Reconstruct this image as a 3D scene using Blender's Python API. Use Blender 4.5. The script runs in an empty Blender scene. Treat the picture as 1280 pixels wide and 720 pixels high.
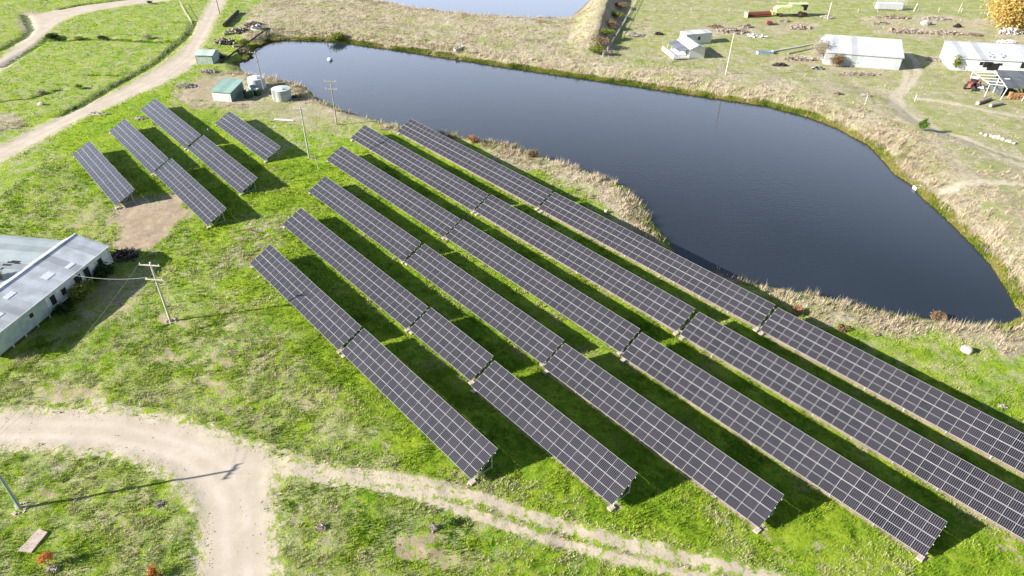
import bpy, math, random
import numpy as np
R = math.radians
random.seed(7)
rng = np.random.default_rng(11)
SC = bpy.context.scene
COL = SC.collection

# ------------------------------------------------------------------ camera model
F, PIT, ROLL, YAW, CH, TILT = 853.0, 0.62069, 0.014038, -0.83967, 57.393, 0.475906
cp, sp, cr, sr = math.cos(PIT), math.sin(PIT), math.cos(ROLL), math.sin(ROLL)
U = np.array([math.cos(YAW), math.sin(YAW)])
N = np.array([-math.sin(YAW), math.cos(YAW)])

def back(px, py, z=0.0):
    """the ground point (at height z) that stands at a point of the survey picture"""
    X0, Y0 = px - 640.0, py - 360.0
    X = (X0 * cr + Y0 * sr) / F
    Y = (-X0 * sr + Y0 * cr) / F
    d = np.array([X, cp - Y * sp, -sp - Y * cp])
    k = (z - CH) / d[2]
    return d[:2] * k

# ------------------------------------------------------------------ numeric noise and distances
def _hash(ix, iy, s):
    h = (ix.astype(np.int64) * 374761393 + iy.astype(np.int64) * 668265263 + s * 144665) & 0xffffffff
    h = ((h ^ (h >> 13)) * 1274126177) & 0xffffffff
    return ((h ^ (h >> 16)) & 0xffff) / 65535.0

def vn(x, y, s=0):
    ix, iy = np.floor(x), np.floor(y)
    fx, fy = x - ix, y - iy
    fx = fx * fx * (3 - 2 * fx); fy = fy * fy * (3 - 2 * fy)
    a = _hash(ix, iy, s); b = _hash(ix + 1, iy, s); c = _hash(ix, iy + 1, s); d = _hash(ix + 1, iy + 1, s)
    return (a * (1 - fx) + b * fx) * (1 - fy) + (c * (1 - fx) + d * fx) * fy

def fbm(x, y, s=0, o=3):
    t = 0; a = 0.5; n = 0
    for k in range(o):
        t = t + a * vn(x, y, s + k * 7); n += a
        x = x * 2.03 + 11.3; y = y * 2.03 + 5.7; a *= 0.5
    return t / n

def sst(a, b, x):
    t = np.clip((x - a) / (b - a), 0, 1)
    return t * t * (3 - 2 * t)

def segdist(x, y, pts, closed=False):
    d = np.full(x.shape, 1e9)
    n = len(pts)
    for i in range(n if closed else n - 1):
        ax, ay = pts[i]; bx, by = pts[(i + 1) % n]
        ex, ey = bx - ax, by - ay
        t = np.clip(((x - ax) * ex + (y - ay) * ey) / (ex * ex + ey * ey + 1e-12), 0, 1)
        d = np.minimum(d, (x - ax - t * ex) ** 2 + (y - ay - t * ey) ** 2)
    return np.sqrt(d)

def sdpoly(x, y, pts):
    x = np.asarray(x, float); y = np.asarray(y, float)
    P = np.array(pts); out = np.full(x.shape, 99.0)
    m = (x > P[:, 0].min() - 25) & (x < P[:, 0].max() + 25) & (y > P[:, 1].min() - 25) & (y < P[:, 1].max() + 25)
    if not m.any(): return out
    xs, ys = x[m], y[m]
    d = segdist(xs, ys, pts, True)
    ins = np.zeros(xs.shape, bool); n = len(pts)
    for i in range(n):
        ax, ay = pts[i]; bx, by = pts[(i + 1) % n]
        c = ((ay > ys) != (by > ys)) & (xs < (bx - ax) * (ys - ay) / (by - ay + 1e-12) + ax)
        ins ^= c
    out[m] = np.where(ins, -d, d)
    return out

def polyG(pp, z=0.0): return [tuple(back(a, b, z)) for a, b in pp]

WZ = -1.0
POND1 = polyG([(298,80),(310,74),(318,60),(337,52.5),(357,50),(402,51),(437,54),(470,59),(520,66),(570,74),(640,85),(715,96),(790,107),(865,118.5),
 (915,126),(960,132.5),(1010,146),(1047,160),(1070,172.5),(1087,181),(1105,200),(1120,218),(1140,230),(1155,248),(1172,262),(1197,286),(1222,311),
 (1240,331),(1252,350),(1263,367),(1272,384),(1280,398),(1262,406),(1247,407),(1185,402),(1122,394),(1085,384),(1052,377),(1017,368),(960,358),(915,349),
 (862,335),(846,318),(832,297),(815,277),(807,262),(797,247),(785,235),(753,221),(712,205),(690,199),(655,190),(640,182),(595,174),(545,167),(480,152),
 (445,143),(427,136),(395,121),(382,108),(345,98),(320,95),(306,92)], WZ)
POND2 = polyG([(430,-18),(452,-1),(480,4),(520,11),(557,16),(595,20),(640,23),(690,24),(714,21),(727,10),(737,0),(748,-18),(760,-40),(440,-40)], WZ)
FARB = polyG([(300,52),(320,8),(450,-22),(800,-22),(760,70),(930,92),(1000,100),(1050,104),(1110,122),(1140,150),(1180,170),(1330,215),(1330,420),(1290,410),(1252,350),(1197,286),(1105,200),(1047,160),(960,132),(865,118),(640,84),(520,66),(402,51)], 0)
DITCH = polyG([(752,78),(735,68),(752,30),(768,-5),(800,-5),(775,40)], 0)

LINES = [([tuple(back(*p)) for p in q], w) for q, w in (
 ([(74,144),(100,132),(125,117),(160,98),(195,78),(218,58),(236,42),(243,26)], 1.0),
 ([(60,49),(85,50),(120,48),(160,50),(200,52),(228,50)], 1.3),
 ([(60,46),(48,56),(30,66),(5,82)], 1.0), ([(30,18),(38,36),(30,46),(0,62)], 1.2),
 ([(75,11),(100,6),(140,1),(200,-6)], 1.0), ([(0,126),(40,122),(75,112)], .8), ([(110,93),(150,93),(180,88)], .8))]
DIKE = [tuple(back(741, 62)), tuple(back(758, 4))]
def dark_line(x, y):
    out = np.zeros(x.shape)
    for q, w in LINES:
        P = np.array(q); m = (x > P[:,0].min()-6) & (x < P[:,0].max()+6) & (y > P[:,1].min()-6) & (y < P[:,1].max()+6)
        if m.any():
            d = segdist(x[m], y[m], q); out[m] = np.maximum(out[m], 1 - sst(w*.4, w*1.6, d))
    return out

def H(x, y):
    x = np.asarray(x, float); y = np.asarray(y, float)
    d1 = sdpoly(x, y, POND1); d2 = sdpoly(x, y, POND2)
    d = np.minimum(d1, d2)
    z = np.where(d < 0, WZ + np.maximum(0.5 * d, -2.2), WZ + sst(-0.3, 3.6, d) * 1.0)
    z = np.where((d > -0.6) & (d < 0), np.maximum(z, WZ + 0.55 * d), z)
    fb = 1 - sst(-4, 2, sdpoly(x, y, FARB))
    z = z + fb * sst(1.5, 9, d) * (1 - sst(16, 24, d) * .5) * 0.9
    dd = sdpoly(x, y, DITCH)
    z = z - (1 - sst(-3, 0.5, dd)) * 0.3
    m = (x > -10) & (x < 90) & (y > 165)
    if m.any():
        xm, ym = x[m], y[m]; t_ = np.clip((ym - DIKE[0][1]) / (DIKE[1][1] - DIKE[0][1]), -.3, 2.5)
        xc = DIKE[0][0] + t_ * (DIKE[1][0] - DIKE[0][0]); dx = xm - xc
        prof = np.where(dx < 0, 1 - sst(0, 9, -dx), 1 - sst(.5, 5.2, dx)) * sst(DIKE[0][1] - 9, DIKE[0][1] + 6, ym)
        z = z.copy(); z[m] = z[m] + prof * 2.9 * sst(.5, 6, d[m])
    z = z - dark_line(x, y) * .45
    z = z + (vn(x / 17, y / 17, 5) - .5) * 0.16 * sst(3, 8, d)
    return z

def G(px, py, dz=0.0):
    z = 0.0
    for _ in range(16):
        p = back(px, py, z); z = .55 * z + .45 * float(H(np.array([p[0]]), np.array([p[1]]))[0])
    return (float(p[0]), float(p[1]), z + dz)

def Hs(x, y): return float(H(np.array([x]), np.array([y]))[0])

# ------------------------------------------------------------------ materials
def mat(name, col, rough=0.7, metal=0.0, noise=0.0, nscale=3.0, bump=0.0, bscale=8.0, col2=None, spec=0.5, stretch=None):
    m = bpy.data.materials.new(name); m.use_nodes = True
    nt = m.node_tree; b = nt.nodes['Principled BSDF']
    b.inputs['Base Color'].default_value = (*col, 1); b.inputs['Roughness'].default_value = rough
    b.inputs['Metallic'].default_value = metal; b.inputs['Specular IOR Level'].default_value = spec
    tc = nt.nodes.new('ShaderNodeTexCoord'); src = tc.outputs['Object']
    if stretch:
        mp = nt.nodes.new('ShaderNodeMapping'); mp.inputs['Scale'].default_value = stretch
        nt.links.new(src, mp.inputs['Vector']); src = mp.outputs['Vector']
    if noise or col2:
        n = nt.nodes.new('ShaderNodeTexNoise'); n.inputs['Scale'].default_value = nscale; n.inputs['Detail'].default_value = 5
        nt.links.new(src, n.inputs['Vector'])
        mr = nt.nodes.new('ShaderNodeMapRange'); mr.inputs[1].default_value = .35; mr.inputs[2].default_value = .65
        nt.links.new(n.outputs['Fac'], mr.inputs['Value'])
        mx = nt.nodes.new('ShaderNodeMix'); mx.data_type = 'RGBA'
        c2 = col2 if col2 else tuple(c * (1 - noise) for c in col)
        mx.inputs[6].default_value = (*col, 1); mx.inputs[7].default_value = (*c2, 1)
        nt.links.new(mr.outputs[0], mx.inputs[0]); nt.links.new(mx.outputs[2], b.inputs['Base Color'])
    if bump:
        n2 = nt.nodes.new('ShaderNodeTexNoise'); n2.inputs['Scale'].default_value = bscale; n2.inputs['Detail'].default_value = 4
        nt.links.new(tc.outputs['Object'], n2.inputs['Vector'])
        bp = nt.nodes.new('ShaderNodeBump'); bp.inputs['Distance'].default_value = bump
        nt.links.new(n2.outputs['Fac'], bp.inputs['Height']); nt.links.new(bp.outputs[0], b.inputs['Normal'])
    return m

def corrugated(name, col, col2, pitch=0.2, axis=0, rough=0.45, metal=0.0, sheet=1.6):
    """painted or galvanised corrugated sheet: ribs as bump, a little tone change sheet by sheet"""
    m = mat(name, col, rough, metal, nscale=.5, col2=col2, spec=.4)
    nt = m.node_tree; b = nt.nodes['Principled BSDF']
    tc = [n for n in nt.nodes if n.type == 'TEX_COORD'][0]
    w = nt.nodes.new('ShaderNodeTexWave'); w.wave_type = 'BANDS'; w.bands_direction = 'XYZ'[axis]
    w.inputs['Scale'].default_value = 1 / pitch * 0.31
    nt.links.new(tc.outputs['Object'], w.inputs['Vector'])
    bp = nt.nodes.new('ShaderNodeBump'); bp.inputs['Distance'].default_value = 0.03; bp.inputs['Strength'].default_value = .7
    nt.links.new(w.outputs['Fac'], bp.inputs['Height']); nt.links.new(bp.outputs[0], b.inputs['Normal'])
    # sheet-to-sheet variation
    sx = nt.nodes.new('ShaderNodeSeparateXYZ'); nt.links.new(tc.outputs['Object'], sx.inputs[0])
    dv = nt.nodes.new('ShaderNodeMath'); dv.operation = 'DIVIDE'; dv.inputs[1].default_value = sheet
    nt.links.new(sx.outputs[axis], dv.inputs[0])
    fl = nt.nodes.new('ShaderNodeMath'); fl.operation = 'FLOOR'; nt.links.new(dv.outputs[0], fl.inputs[0])
    wn = nt.nodes.new('ShaderNodeTexWhiteNoise'); wn.noise_dimensions = '1D'; nt.links.new(fl.outputs[0], wn.inputs['W'])
    mr = nt.nodes.new('ShaderNodeMapRange'); mr.inputs[3].default_value = .72; mr.inputs[4].default_value = 1.1
    nt.links.new(wn.outputs[0], mr.inputs[0])
    mx = [n for n in nt.nodes if n.type == 'MIX'][0]
    ml = nt.nodes.new('ShaderNodeMix'); ml.data_type = 'RGBA'; ml.blend_type = 'MULTIPLY'; ml.inputs[0].default_value = 1
    nt.links.new(mx.outputs[2], ml.inputs[6]); nt.links.new(mr.outputs[0], ml.inputs[7])
    nt.links.new(ml.outputs[2], b.inputs['Base Color'])
    return m

def leafmat(name, c1, c2, trans=0.25):
    m = bpy.data.materials.new(name); m.use_nodes = True; nt = m.node_tree
    b = nt.nodes['Principled BSDF']; b.inputs['Roughness'].default_value = .75; b.inputs['Specular IOR Level'].default_value = .2
    at = nt.nodes.new('ShaderNodeAttribute'); at.attribute_name = 'tint'
    mx = nt.nodes.new('ShaderNodeMix'); mx.data_type = 'RGBA'
    mx.inputs[6].default_value = (*c1, 1); mx.inputs[7].default_value = (*c2, 1)
    nt.links.new(at.outputs['Fac'], mx.inputs[0]); nt.links.new(mx.outputs[2], b.inputs['Base Color'])
    tr = nt.nodes.new('ShaderNodeBsdfTranslucent'); nt.links.new(mx.outputs[2], tr.inputs['Color'])
    ms = nt.nodes.new('ShaderNodeMixShader'); ms.inputs[0].default_value = trans
    nt.links.new(b.outputs[0], ms.inputs[1]); nt.links.new(tr.outputs[0], ms.inputs[2])
    nt.links.new(ms.outputs[0], nt.nodes['Material Output'].inputs['Surface'])
    return m

M = dict(
 alu=mat('aluminium_frame', (.40,.40,.41), .4, .0),
 galv=mat('galvanised_steel', (.58,.59,.60), .45, .0, .2),
 wood=mat('weathered_pole_wood', (.42,.37,.30), .85, 0, .45, 4, .01, 20, stretch=(1,1,.2)),
 palewood=mat('pale_pole_wood', (.62,.56,.48), .85, 0, .35, 4, .01, 20, stretch=(1,1,.2)),
 greypole=mat('grey_pole', (.42,.42,.37), .8, 0, .25, 3),
 greenpole=mat('green_grey_pole', (.30,.36,.33), .7, 0, .2, 3),
 concrete=mat('concrete', (.52,.43,.36), .9, 0, .3, 5, .02, 12),
 ceramic=mat('insulator', (.7,.7,.7), .3),
 wire=mat('wire', (.45,.45,.45), .5),
 bark=mat('bark', (.20,.15,.10), .95, 0, .5, 4, .03, 8),
 drybranch=mat('dry_branches', (.30,.23,.16), .95, 0, .5, 3),
 greybranch=mat('grey_branches', (.42,.37,.31), .95, 0, .4, 3),
 charred=mat('charred_timber', (.045,.035,.03), .95, 0, .5, 3),
 rustlog=mat('reddish_timber', (.31,.22,.165), .9, 0, .5, 3),
 roofgrey=corrugated('galvanised_roofing', (.36,.38,.42), (.27,.29,.33), .25, 1, .42, .15, 1.1),
 roofwhite=corrugated('white_roofing', (.56,.57,.59), (.46,.47,.49), .25, 0, .5),
 roofgreen=corrugated('green_roofing', (.26,.40,.33), (.20,.33,.28), .2, 0, .5),
 roofpale=corrugated('pale_green_roofing', (.50,.60,.56), (.42,.53,.50), .2, 0, .5),
 roofdark=corrugated('dark_roofing', (.085,.095,.10), (.12,.13,.135), .3, 0, .6),
 wallgreen=corrugated('green_sheet_wall', (.17,.25,.21), (.13,.20,.17), .2, 0, .6),
 wallpale=mat('pale_painted_boards', (.66,.68,.66), .75, 0, .3, 1.5, .02, 6),
 wallseafoam=mat('faded_green_boards', (.40,.47,.43), .75, 0, .25, 1.2, .02, 6),
 wallgrey=corrugated('grey_sheet_wall', (.52,.55,.56), (.45,.48,.50), .25, 0, .5),
 wallwhite=mat('white_weatherboard', (.74,.73,.72), .65, 0, .12, 2),
 cream=mat('cream_panel', (.74,.68,.60), .8, 0, .2, 2),
 white=mat('white_paint', (.68,.68,.67), .5, 0, .12, 2),
 dark=mat('dark_interior', (.012,.012,.013), .9),
 glass=mat('window_glass', (.02,.025,.03), .1),
 rubber=mat('tyre_rubber', (.025,.025,.025), .85),
 red=mat('red_machine_paint', (.38,.09,.075), .45, 0, .3, 2),
 rust=mat('rusty_steel', (.26,.10,.06), .8, 0, .5, 3),
 harvest=mat('pale_yellow_green_paint', (.55,.62,.26), .5, 0, .3, 1.5),
 tank=corrugated('grey_green_tank_sheet', (.50,.55,.50), (.42,.47,.43), .2, 2, .5),
 tankblue=mat('pale_grey_tank', (.58,.62,.66), .5, 0, .2, 1),
 tankdark=mat('dark_green_tank', (.02,.06,.035), .4, 0, .3, 1),
 roadstone=mat('road_stone', (.42,.36,.29), .95, 0, .4, 9),
 rock=mat('pale_rock', (.50,.45,.40), .9, 0, .3, 2, .04, 3),
 buoy=mat('blue_white_buoy', (.65,.78,.85), .3),
 hay=mat('orange_brown_firewood', (.50,.27,.13), .9, 0, .5, 4, .05, 6),
 bluepaint=mat('pale_blue_paint', (.40,.52,.60), .5, 0, .3, 2),
 skylight=mat('translucent_roof_sheet', (.80,.82,.83), .5),
 slab=mat('bare_concrete_slab', (.50,.40,.34), .9, 0, .2, 2, .02, 8),
)
L = dict(
 orange=leafmat('orange_leaves', (.55,.13,.04), (.42,.20,.05)),
 yellow=leafmat('yellow_leaves', (.62,.46,.13), (.48,.34,.12), .3),
 green=leafmat('green_leaves', (.06,.15,.02), (.12,.2,.03)),
 darkgreen=leafmat('dark_green_leaves', (.025,.055,.015), (.05,.085,.02)),
 olive=leafmat('olive_leaves', (.25,.27,.05), (.14,.18,.03)),
 brown=leafmat('brown_twigs', (.30,.20,.11), (.22,.15,.09)),
 pale=leafmat('pale_twigs', (.46,.40,.31), (.36,.31,.24)),
 red=leafmat('reddish_leaves', (.38,.14,.08), (.45,.26,.16)),
)

# ------------------------------------------------------------------ mesh helper
class MB:
    def __init__(s): s.v = []; s.f = []; s.m = []
    def add(s, vs, fs, mi=0):
        o = len(s.v); s.v += [tuple(map(float, p)) for p in vs]
        s.f += [tuple(i + o for i in f) for f in fs]; s.m += [mi] * len(fs); return s
    def hexa(s, b, t, mi=0):
        """b, t: four bottom and four top corners, counter-clockwise from above"""
        return s.add(list(b) + list(t), [(3,2,1,0),(4,5,6,7),(0,1,5,4),(1,2,6,5),(2,3,7,6),(3,0,4,7)], mi)
    def box(s, x0, y0, z0, x1, y1, z1, mi=0):
        return s.hexa([(x0,y0,z0),(x1,y0,z0),(x1,y1,z0),(x0,y1,z0)], [(x0,y0,z1),(x1,y0,z1),(x1,y1,z1),(x0,y1,z1)], mi)
    def tube(s, a, b, r0, r1=None, n=8, mi=0):
        r1 = r0 if r1 is None else r1
        a = np.array(a, float); b = np.array(b, float); d = b - a; d /= np.linalg.norm(d) + 1e-9
        q = np.array([0,0,1.]) if abs(d[2]) < .9 else np.array([1.,0,0])
        e = np.cross(d, q); e /= np.linalg.norm(e); g = np.cross(d, e)
        vs = []
        for c, r in ((a, r0), (b, r1)):
            for k in range(n):
                t = 2 * math.pi * k / n; vs.append(c + r * (math.cos(t) * e + math.sin(t) * g))
        fs = [(k, (k+1) % n, n + (k+1) % n, n + k) for k in range(n)]
        fs += [tuple(range(n))[::-1], tuple(range(n, 2*n))]
        return s.add(vs, fs, mi)
    def poly_prism(s, pts, axis0, axis1, mi=0):
        """pts: outline [(u, w)] in the u-z plane, pulled along y from axis0 to axis1"""
        n = len(pts); vs = [(u, axis0, w) for u, w in pts] + [(u, axis1, w) for u, w in pts]
        fs = [tuple(range(n)), tuple(range(2*n-1, n-1, -1))] + [(k, n+k, n+(k+1) % n, (k+1) % n) for k in range(n)]
        return s.add(vs, fs, mi)
    def build(s, name, mats, parent=None, loc=(0,0,0), rz=0.0, smooth=False):
        me = bpy.data.meshes.new(name); me.from_pydata(s.v, [], s.f)
        for m in (mats if isinstance(mats, (list, tuple)) else [mats]): me.materials.append(m)
        if max(s.m, default=0) > 0: me.polygons.foreach_set('material_index', s.m)
        me.update()
        import bmesh
        bm = bmesh.new(); bm.from_mesh(me); bmesh.ops.recalc_face_normals(bm, faces=bm.faces); bm.to_mesh(me); bm.free()
        if smooth: me.polygons.foreach_set('use_smooth', [True] * len(me.polygons))
        o = bpy.data.objects.new(name, me); COL.objects.link(o)
        o.location = loc; o.rotation_euler = (0, 0, rz)
        if parent: o.parent = parent
        return o

def tag(o, label=None, cat=None, group=None, kind=None):
    if label: o['label'] = label
    if cat: o['category'] = cat
    if group: o['group'] = group
    if kind: o['kind'] = kind
    return o

def thing(name, label, cat, loc, rz=0.0, group=None):
    o = bpy.data.objects.new(name, None); COL.objects.link(o); o.empty_display_size = .3
    o.location = loc; o.rotation_euler = (0, 0, rz)
    return tag(o, label, cat, group)

def npmesh(name, V, Fc, mats, k=3, tint=None, parent=None):
    """V: n x 3, Fc: m x k, as one mesh; tint: one value per vertex"""
    me = bpy.data.meshes.new(name)
    me.vertices.add(len(V)); me.vertices.foreach_set('co', np.ascontiguousarray(V, np.float32).ravel())
    m = len(Fc); me.loops.add(m * k); me.loops.foreach_set('vertex_index', np.ascontiguousarray(Fc, np.int32).ravel())
    me.polygons.add(m); me.polygons.foreach_set('loop_start', np.arange(0, m * k, k, dtype=np.int32))
    me.polygons.foreach_set('loop_total', np.full(m, k, np.int32))
    me.update(calc_edges=True)
    if tint is not None:
        a = me.attributes.new('tint', 'FLOAT', 'POINT'); a.data.foreach_set('value', np.ascontiguousarray(tint, np.float32))
    me.materials.append(mats)
    o = bpy.data.objects.new(name, me); COL.objects.link(o)
    if parent: o.parent = parent
    return o

# ------------------------------------------------------------------ ground zones (pictured outlines put on the ground plane)
ROAD = [polyG(q) for q in (
 [(-90,506),(-60,511),(0,516),(60,516),(120,514),(160,517),(210,525),(260,540),(300,556),(330,562),(340,580),(336,620),(336,660),(338,700),(342,740),(350,800),(352,900),
  (240,900),(248,800),(252,740),(254,700),(256,660),(250,635),(238,612),(218,592),(190,577),(160,568),(120,562),(60,558),(0,558),(-90,560)],
 [(-60,216),(0,183),(50,158),(100,135),(150,112),(190,90),(222,68),(240,50),(247,30),(262,5),(275,-20),(298,-20),(282,0),(268,25),(258,45),(248,62),(245,78),(228,90),(200,105),(165,119),(150,127),(100,148),(50,175),(0,201),(-60,236)],
 [(-60,112),(0,73),(20,58),(34,42),(30,28),(38,20),(60,15),(85,9),(125,4),(170,-2),(230,-8),(236,-4),(205,1),(170,5),(125,12),(90,20),(70,30),(55,42),(45,52),(20,74),(0,88),(-60,128)],
)]
DIRTW = polyG([(325,560),(360,566),(400,577),(450,583),(500,592),(560,607),(600,620),(590,632),(550,624),(500,615),(440,611),(380,606),(345,598),(335,590)])
TRK = [([tuple(back(*p)) for p in q], w) for q, w in (
 ([(470,592),(540,606),(600,622),(640,637),(690,652),(740,668),(790,680),(850,696),(900,706),(960,722),(1040,745)], .7),
 ([(470,608),(520,620),(560,632),(600,646),(640,660),(700,678),(750,692),(800,704),(860,718),(920,735)], .5),
 ([(1134,66),(1146,78),(1147,92),(1137,107),(1124,120),(1127,135),(1147,150),(1172,163),(1205,172),(1245,190),(1300,205)], .85),
 ([(1122,76),(1134,92),(1130,106),(1116,120),(1117,136),(1137,154),(1165,168),(1200,179),(1240,196),(1300,218)], .8),
 ([(1148,124),(1180,127),(1230,138),(1300,149)], 1.1),
 ([(1180,240),(1215,232),(1300,236)], .9),
 ([(0,183),(60,152),(110,127)], .3),
)]
DRY = [(polyG(q), s) for q, s in (
 ([(560,595),(640,628),(740,660),(860,690),(1000,715),(1000,760),(860,730),(700,700),(600,660),(500,625)], .55),
 ([(290,88),(318,90),(345,96),(382,106),(395,119),(427,134),(480,150),(545,165),(595,172),(640,180),(690,197),(755,219),(797,245),(815,275),(846,316),(862,333),(915,347),(960,356),(1017,366),(1085,382),(1185,400),(1262,404),(1330,400),
   (1330,455),(1290,445),(1240,432),(1200,425),(1160,412),(1100,405),(1040,398),(985,382),(935,362),(880,345),(845,330),(800,295),(770,268),(720,232),(690,220),(640,205),(610,190),(575,172),(530,165),(500,160),(430,150),(395,135),(360,112),(320,104),(290,100)], 1.0),
 ([(300,52),(305,20),(340,-10),(450,-40),(800,-40),(760,70),(800,86),(860,90),(930,90),(1000,98),(1050,98),(1100,108),(1120,120),(1140,130),(1160,160),(1200,170),(1330,200),(1330,420),(1280,398),(1252,350),(1197,286),(1105,200),(1047,160),(960,132),(865,118),(640,84),(520,66),(402,51),(337,52)], 1.0),
 ([(135,270),(160,245),(225,250),(235,275),(190,305),(135,310)], .9),
 ([(190,160),(215,118),(250,92),(300,86),(345,100),(400,130),(400,160),(330,140),(290,135),(240,140),(225,120)], .75),
 ([(30,160),(0,165),(-50,190),(-50,130),(20,145)], .8),
 ([(1080,22),(1180,18),(1240,26),(1290,38),(1290,60),(1180,55),(1090,42)], .9),
 ([(880,30),(960,28),(1030,25),(1015,38),(960,48),(890,45),(850,36)], .8),
 ([(955,75),(1030,62),(1035,80),(1120,90),(1110,98),(1040,92),(960,84)], .8),
 ([(788,25),(820,22),(825,45),(790,50)], .6),
 ([(1150,70),(1190,60),(1200,90),(1250,92),(1240,115),(1300,135),(1300,160),(1200,150),(1150,130)], .5),
 ([(20,12),(50,14),(45,42),(25,38)], .8),
 ([(300,280),(380,260),(330,330),(260,340)], .5),
 ([(770,55),(830,60),(1000,60),(1130,60),(1290,90),(1290,200),(1150,150),(1050,104),(930,92),(760,75)], .52),
 ([(800,-5),(1000,-5),(1000,55),(800,55)], .42), ([(0,440),(60,470),(180,480),(300,520),(330,560),(260,530),(120,512),(0,512)], .36),
 ([(0,560),(120,565),(215,600),(245,650),(250,720),(120,650),(0,620)], .36), ([(335,600),(430,612),(460,680),(380,720),(338,720)], .36),
 ([(200,380),(330,400),(440,500),(520,590),(400,570),(300,540),(230,480)], .34), ([(560,700),(800,668),(1000,690),(1150,710),(1000,740),(700,740)], .33),
)]
DIRT = [(polyG(q), s) for q, s in (
 ([(752,74),(742,62),(750,30),(764,0),(775,-25),(800,-25),(785,15),(765,55)], .62),
 ([(128,282),(150,268),(165,256),(190,262),(205,250),(224,254),(236,266),(215,278),(205,294),(178,310),(160,306),(148,314),(138,300)], .8), ([(60,262),(110,250),(150,262),(150,290),(100,300)], .42),
 ([(105,360),(150,350),(185,332),(192,340),(172,366),(200,372),(160,395),(130,408),(100,415),(104,390)], .55),
 ([(208,432),(220,432),(222,442),(210,442)], .9), ([(252,440),(275,445),(298,462),(285,468),(262,455)], .7),
 ([(235,480),(262,485),(290,500),(290,515),(262,505),(240,495)], .75),
 ([(50,480),(110,490),(140,508),(60,512)], .6), ([(100,500),(140,488),(150,515),(100,516)], .7),
 ([(198,390),(228,395),(225,412),(200,410)], .8),
 ([(500,678),(540,668),(590,675),(560,694),(515,690)], .75), ([(370,712),(395,706),(400,722),(370,725)], .8),
 ([(14,640),(30,628),(42,632),(30,645)], .8), ([(196,655),(212,652),(218,668),(200,668)], .5), ([(120,612),(140,606),(150,640),(128,655)], .55), ([(160,635),(180,637),(182,660),(162,662)], .6),
 ([(330,390),(350,383),(352,392),(332,398)], .4), ([(388,450),(402,448),(404,458),(390,458)], .5),
 ([(370,490),(400,495),(440,518),(420,522),(380,508)], .55), ([(395,505),(420,508),(410,520)], .5),
 ([(790,670),(850,665),(870,680),(820,682)], .4), ([(840,655),(900,690),(980,705),(1000,730),(900,720)], .5),
 ([(330,375),(345,372),(340,380)], .4), ([(310,125),(390,130),(480,152),(470,168),(400,172),(340,150)], .35),
 ([(300,95),(240,100),(225,118),(262,125),(300,128)], .6),
 ([(1190,625),(1280,680),(1290,700),(1230,680)], .5), ([(930,660),(960,670),(1000,690),(960,690)], .5),
 ([(730,-5),(748,-15),(722,20),(700,27),(640,26),(696,22),(715,18)], .9),
)]
YARD = [polyG([(755,80),(800,-60),(1330,-60),(1330,215),(1150,158),(1050,104),(930,92)]), polyG([(225,130),(300,80),(400,120),(420,160),(330,150)])]
TAB = {"1a": [-89.211, 27.375, 26.031, 0.07, 0.004], "1b": [-62.483, 27.362, 26.122, 0.218, 0.021], "2a": [-96.848, 36.312, 35.629, -0.023, -0.010],
 "2b": [-60.809, 36.513, 12.887, 0.018, 0.002], "2c": [-46.98, 35.846, 22.202, 0.323, 0.008], "3a": [-104.846, 45.159, 29.589, -0.17, 0.004],
 "3b": [-74.802, 45.365, 30.112, -0.228, -0.001], "3c": [-43.83, 44.599, 30.054, 0.293, -0.002], "4a": [-114.546, 54.044, 37.621, -0.151, 0.005],
 "4b": [-76.696, 54.347, 36.832, -0.2, 0.005], "4c": [-39.057, 53.606, 37.025, 0.131, 0.015], "5a": [-120.446, 62.898, 39.939, -0.071, 0.0],
 "5b": [-79.907, 62.970, 42.289, 0.069, 0.015], "5c": [-36.9, 62.75, 41.9, 0.10, 0.012], "6a": [-117.181, 72.03, 42.942, -0.007, 0.0],
 "6b": [-73.497, 71.781, 42.422, 0.151, 0.009], "6c": [-30.55, 71.5, 42.4, 0.16, 0.010], "7": [-147.777, 17.714, 26.804, -0.038, -0.015],
 "8a": [-155.431, 26.499, 25.607, -0.086, -0.007], "8b": [-129.503, 26.908, 25.11, -0.003, -0.01], "9a": [-164.024, 35.387, 26.663, -0.188, -0.02],
 "9b": [-136.643, 35.662, 24.768, -0.142, -0.005], "10": [-145.926, 44.865, 24.229, -0.143, -0.018]}

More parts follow.
